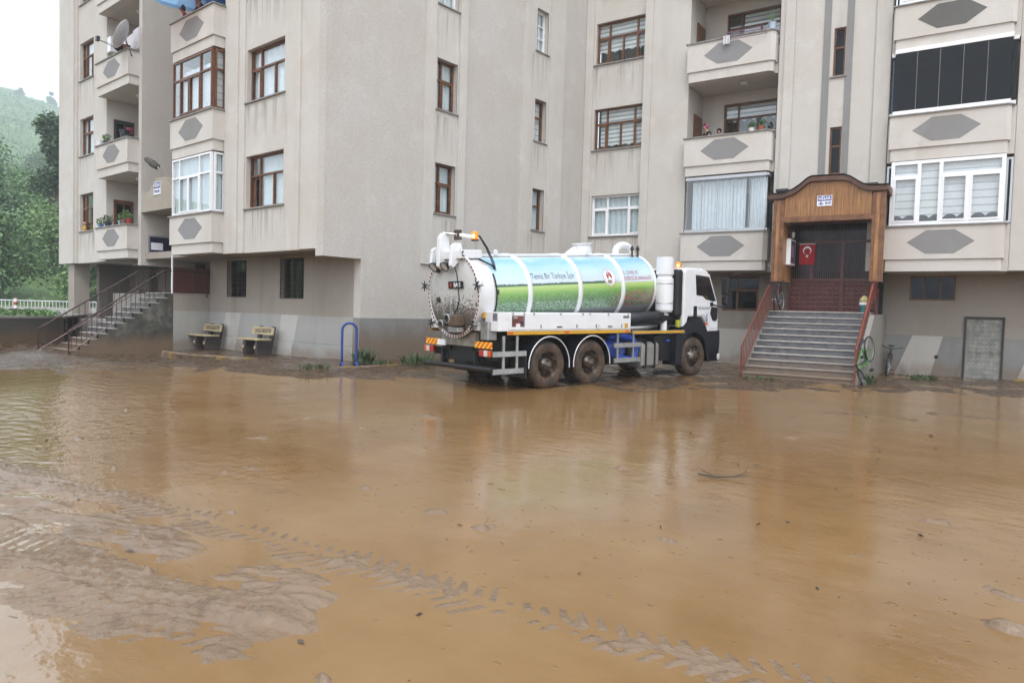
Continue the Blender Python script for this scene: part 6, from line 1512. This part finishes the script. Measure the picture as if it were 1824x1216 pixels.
tree('tall pale tree with open crown half way up the hazy hillside', hpos(285, 3.0), 19, 8.5, 6500, .80, LEAFM, 'hillside trees', .4, 13, .8)
tree('slim hazy tree left of the open crowned one on the hillside', hpos(295, -15.5), 18, 7.2, 4200, .85, LEAFM, 'hillside trees', .35, 10)
tree('dark leafy tree showing past the corner of the left building', hpos(84, 1.9), 14.0, 2.2, 4200, .42, LEAFY, 'hillside trees', .45, 12, .9)
tree('tiny lone tree on the skyline of the hill', hpos(797, 16.5), 12, 5.5, 1200, 1.4, LEAFY, 'hillside trees', .12, 9)
tree('very small skyline shrub left of the lone tree', hpos(795, -8), 7, 4.6, 700, 1.3, LEAFY, 'hillside trees', .08, 8)
BU = [(67, -2.0, 6.0, 3.6, LEAFM, 'broad bright shrub just behind the white railing'), (66, 4.6, 4.6, 3.0, LEAFL, 'yellowish shrub behind the right end of the railing'), (70, -6.5, 6.5, 3.6, LEAFM, 'tall bush at the left edge behind the railing'),
      (78, 1.6, 6.0, 4.0, LEAFL, 'pale domed bush on the lower slope'), (76, 6.2, 6.5, 3.6, LEAFM, 'dense bush on the slope beside the building edge'), (84, -3.2, 6.0, 4.2, LEAFY, 'dark bush in the hollow of the slope'),
      (92, 3.0, 6.0, 4.5, LEAFM, 'rounded tree crowning the near slope'), (90, -8.5, 7.0, 4.5, LEAFL, 'light green tree at the left of the near slope'), (104, 0.0, 6.0, 4.6, LEAFM, 'bushy tree on top of the near slope'),
      (103, 8.0, 7.5, 4.6, LEAFY, 'dark tree on the near slope by the building edge'), (128, -6, 7.5, 5.0, LEAFM, 'hazy round tree above the near slope'), (140, 5, 8, 5.0, LEAFM, 'hazy tree between the slope and the open crowned tree'),
      (200, -2, 9, 7., LEAFM, 'hazy low tree under the open crowned tree'), (215, 5, 12, 7., LEAFY, 'hazy dark tree beside the building on the hillside')]
for s_, t_, h_, r_, mt_, lb in BU: tree(lb, hpos(s_, t_), h_, r_, 5600 if s_ < 100 else 4200, .30 if s_ < 80 else .36 if s_ < 110 else .5, mt_, 'hillside bushes', .12, 12, .85, 'bush', 'bush')
# low scrub over the whole slope
n_ = 60000; s_ = 60+RNG.random(n_)**1.25*740; t_ = (RNG.random(n_)-.5)*(30+s_*.25)
X_ = s_*D0[0]+t_*T0[0]; Y_ = s_*D0[1]+t_*T0[1]; cl_ = VN.fbm(X_*.16, Y_*.16, 3); Z_ = hill_z(X_, Y_)+RNG.random(n_)**.7*(.5+1.6*np.clip(cl_+.25, 0, 1)*2)
Vv, Ff = leaves(np.stack([X_, Y_, Z_], 1), (.16+s_*.0019)[:, None], .9, .3, .6); link('hillside_scrub', np_mesh('hillside_scrub', Vv, Ff, LEAFM), label='low green scrub covering the hillside', category='scrub', kind='stuff')
# creepers spilling over the retaining wall
P_ = np.stack([-28.3-RNG.random(900)*2.2+.5*np.sin(np.arange(900)), 6.3+RNG.random(900)*2.6, 1.12+RNG.random(900)*.22-.0], 1); P_[:, 0] = np.minimum(P_[:, 0], -27.9)
Vv, Ff = leaves(P_, .16, .8, .3, .5); link('wall_creeper', np_mesh('wall_creeper', Vv, Ff, LEAFM), label='green creeper along the top of the dark retaining wall', category='creeper', kind='stuff')

# ------------------------------------------------------------------ damp air
hzm = bpy.data.materials.new('damp_air'); hzm.use_nodes = True; hn = hzm.node_tree.nodes; hn.clear()
ho = hn.new('ShaderNodeOutputMaterial'); hv = hn.new('ShaderNodeVolumePrincipled'); hv.inputs['Color'].default_value = (.86, .94, 1, 1)
hv.inputs['Density'].default_value = .0009; hv.inputs['Anisotropy'].default_value = .0
hzm.node_tree.links.new(hv.outputs[0], ho.inputs['Volume'])
MB().box(-1090, 190, -290, 560, -6, 222).build('haze', hzm, None, kind='stuff')
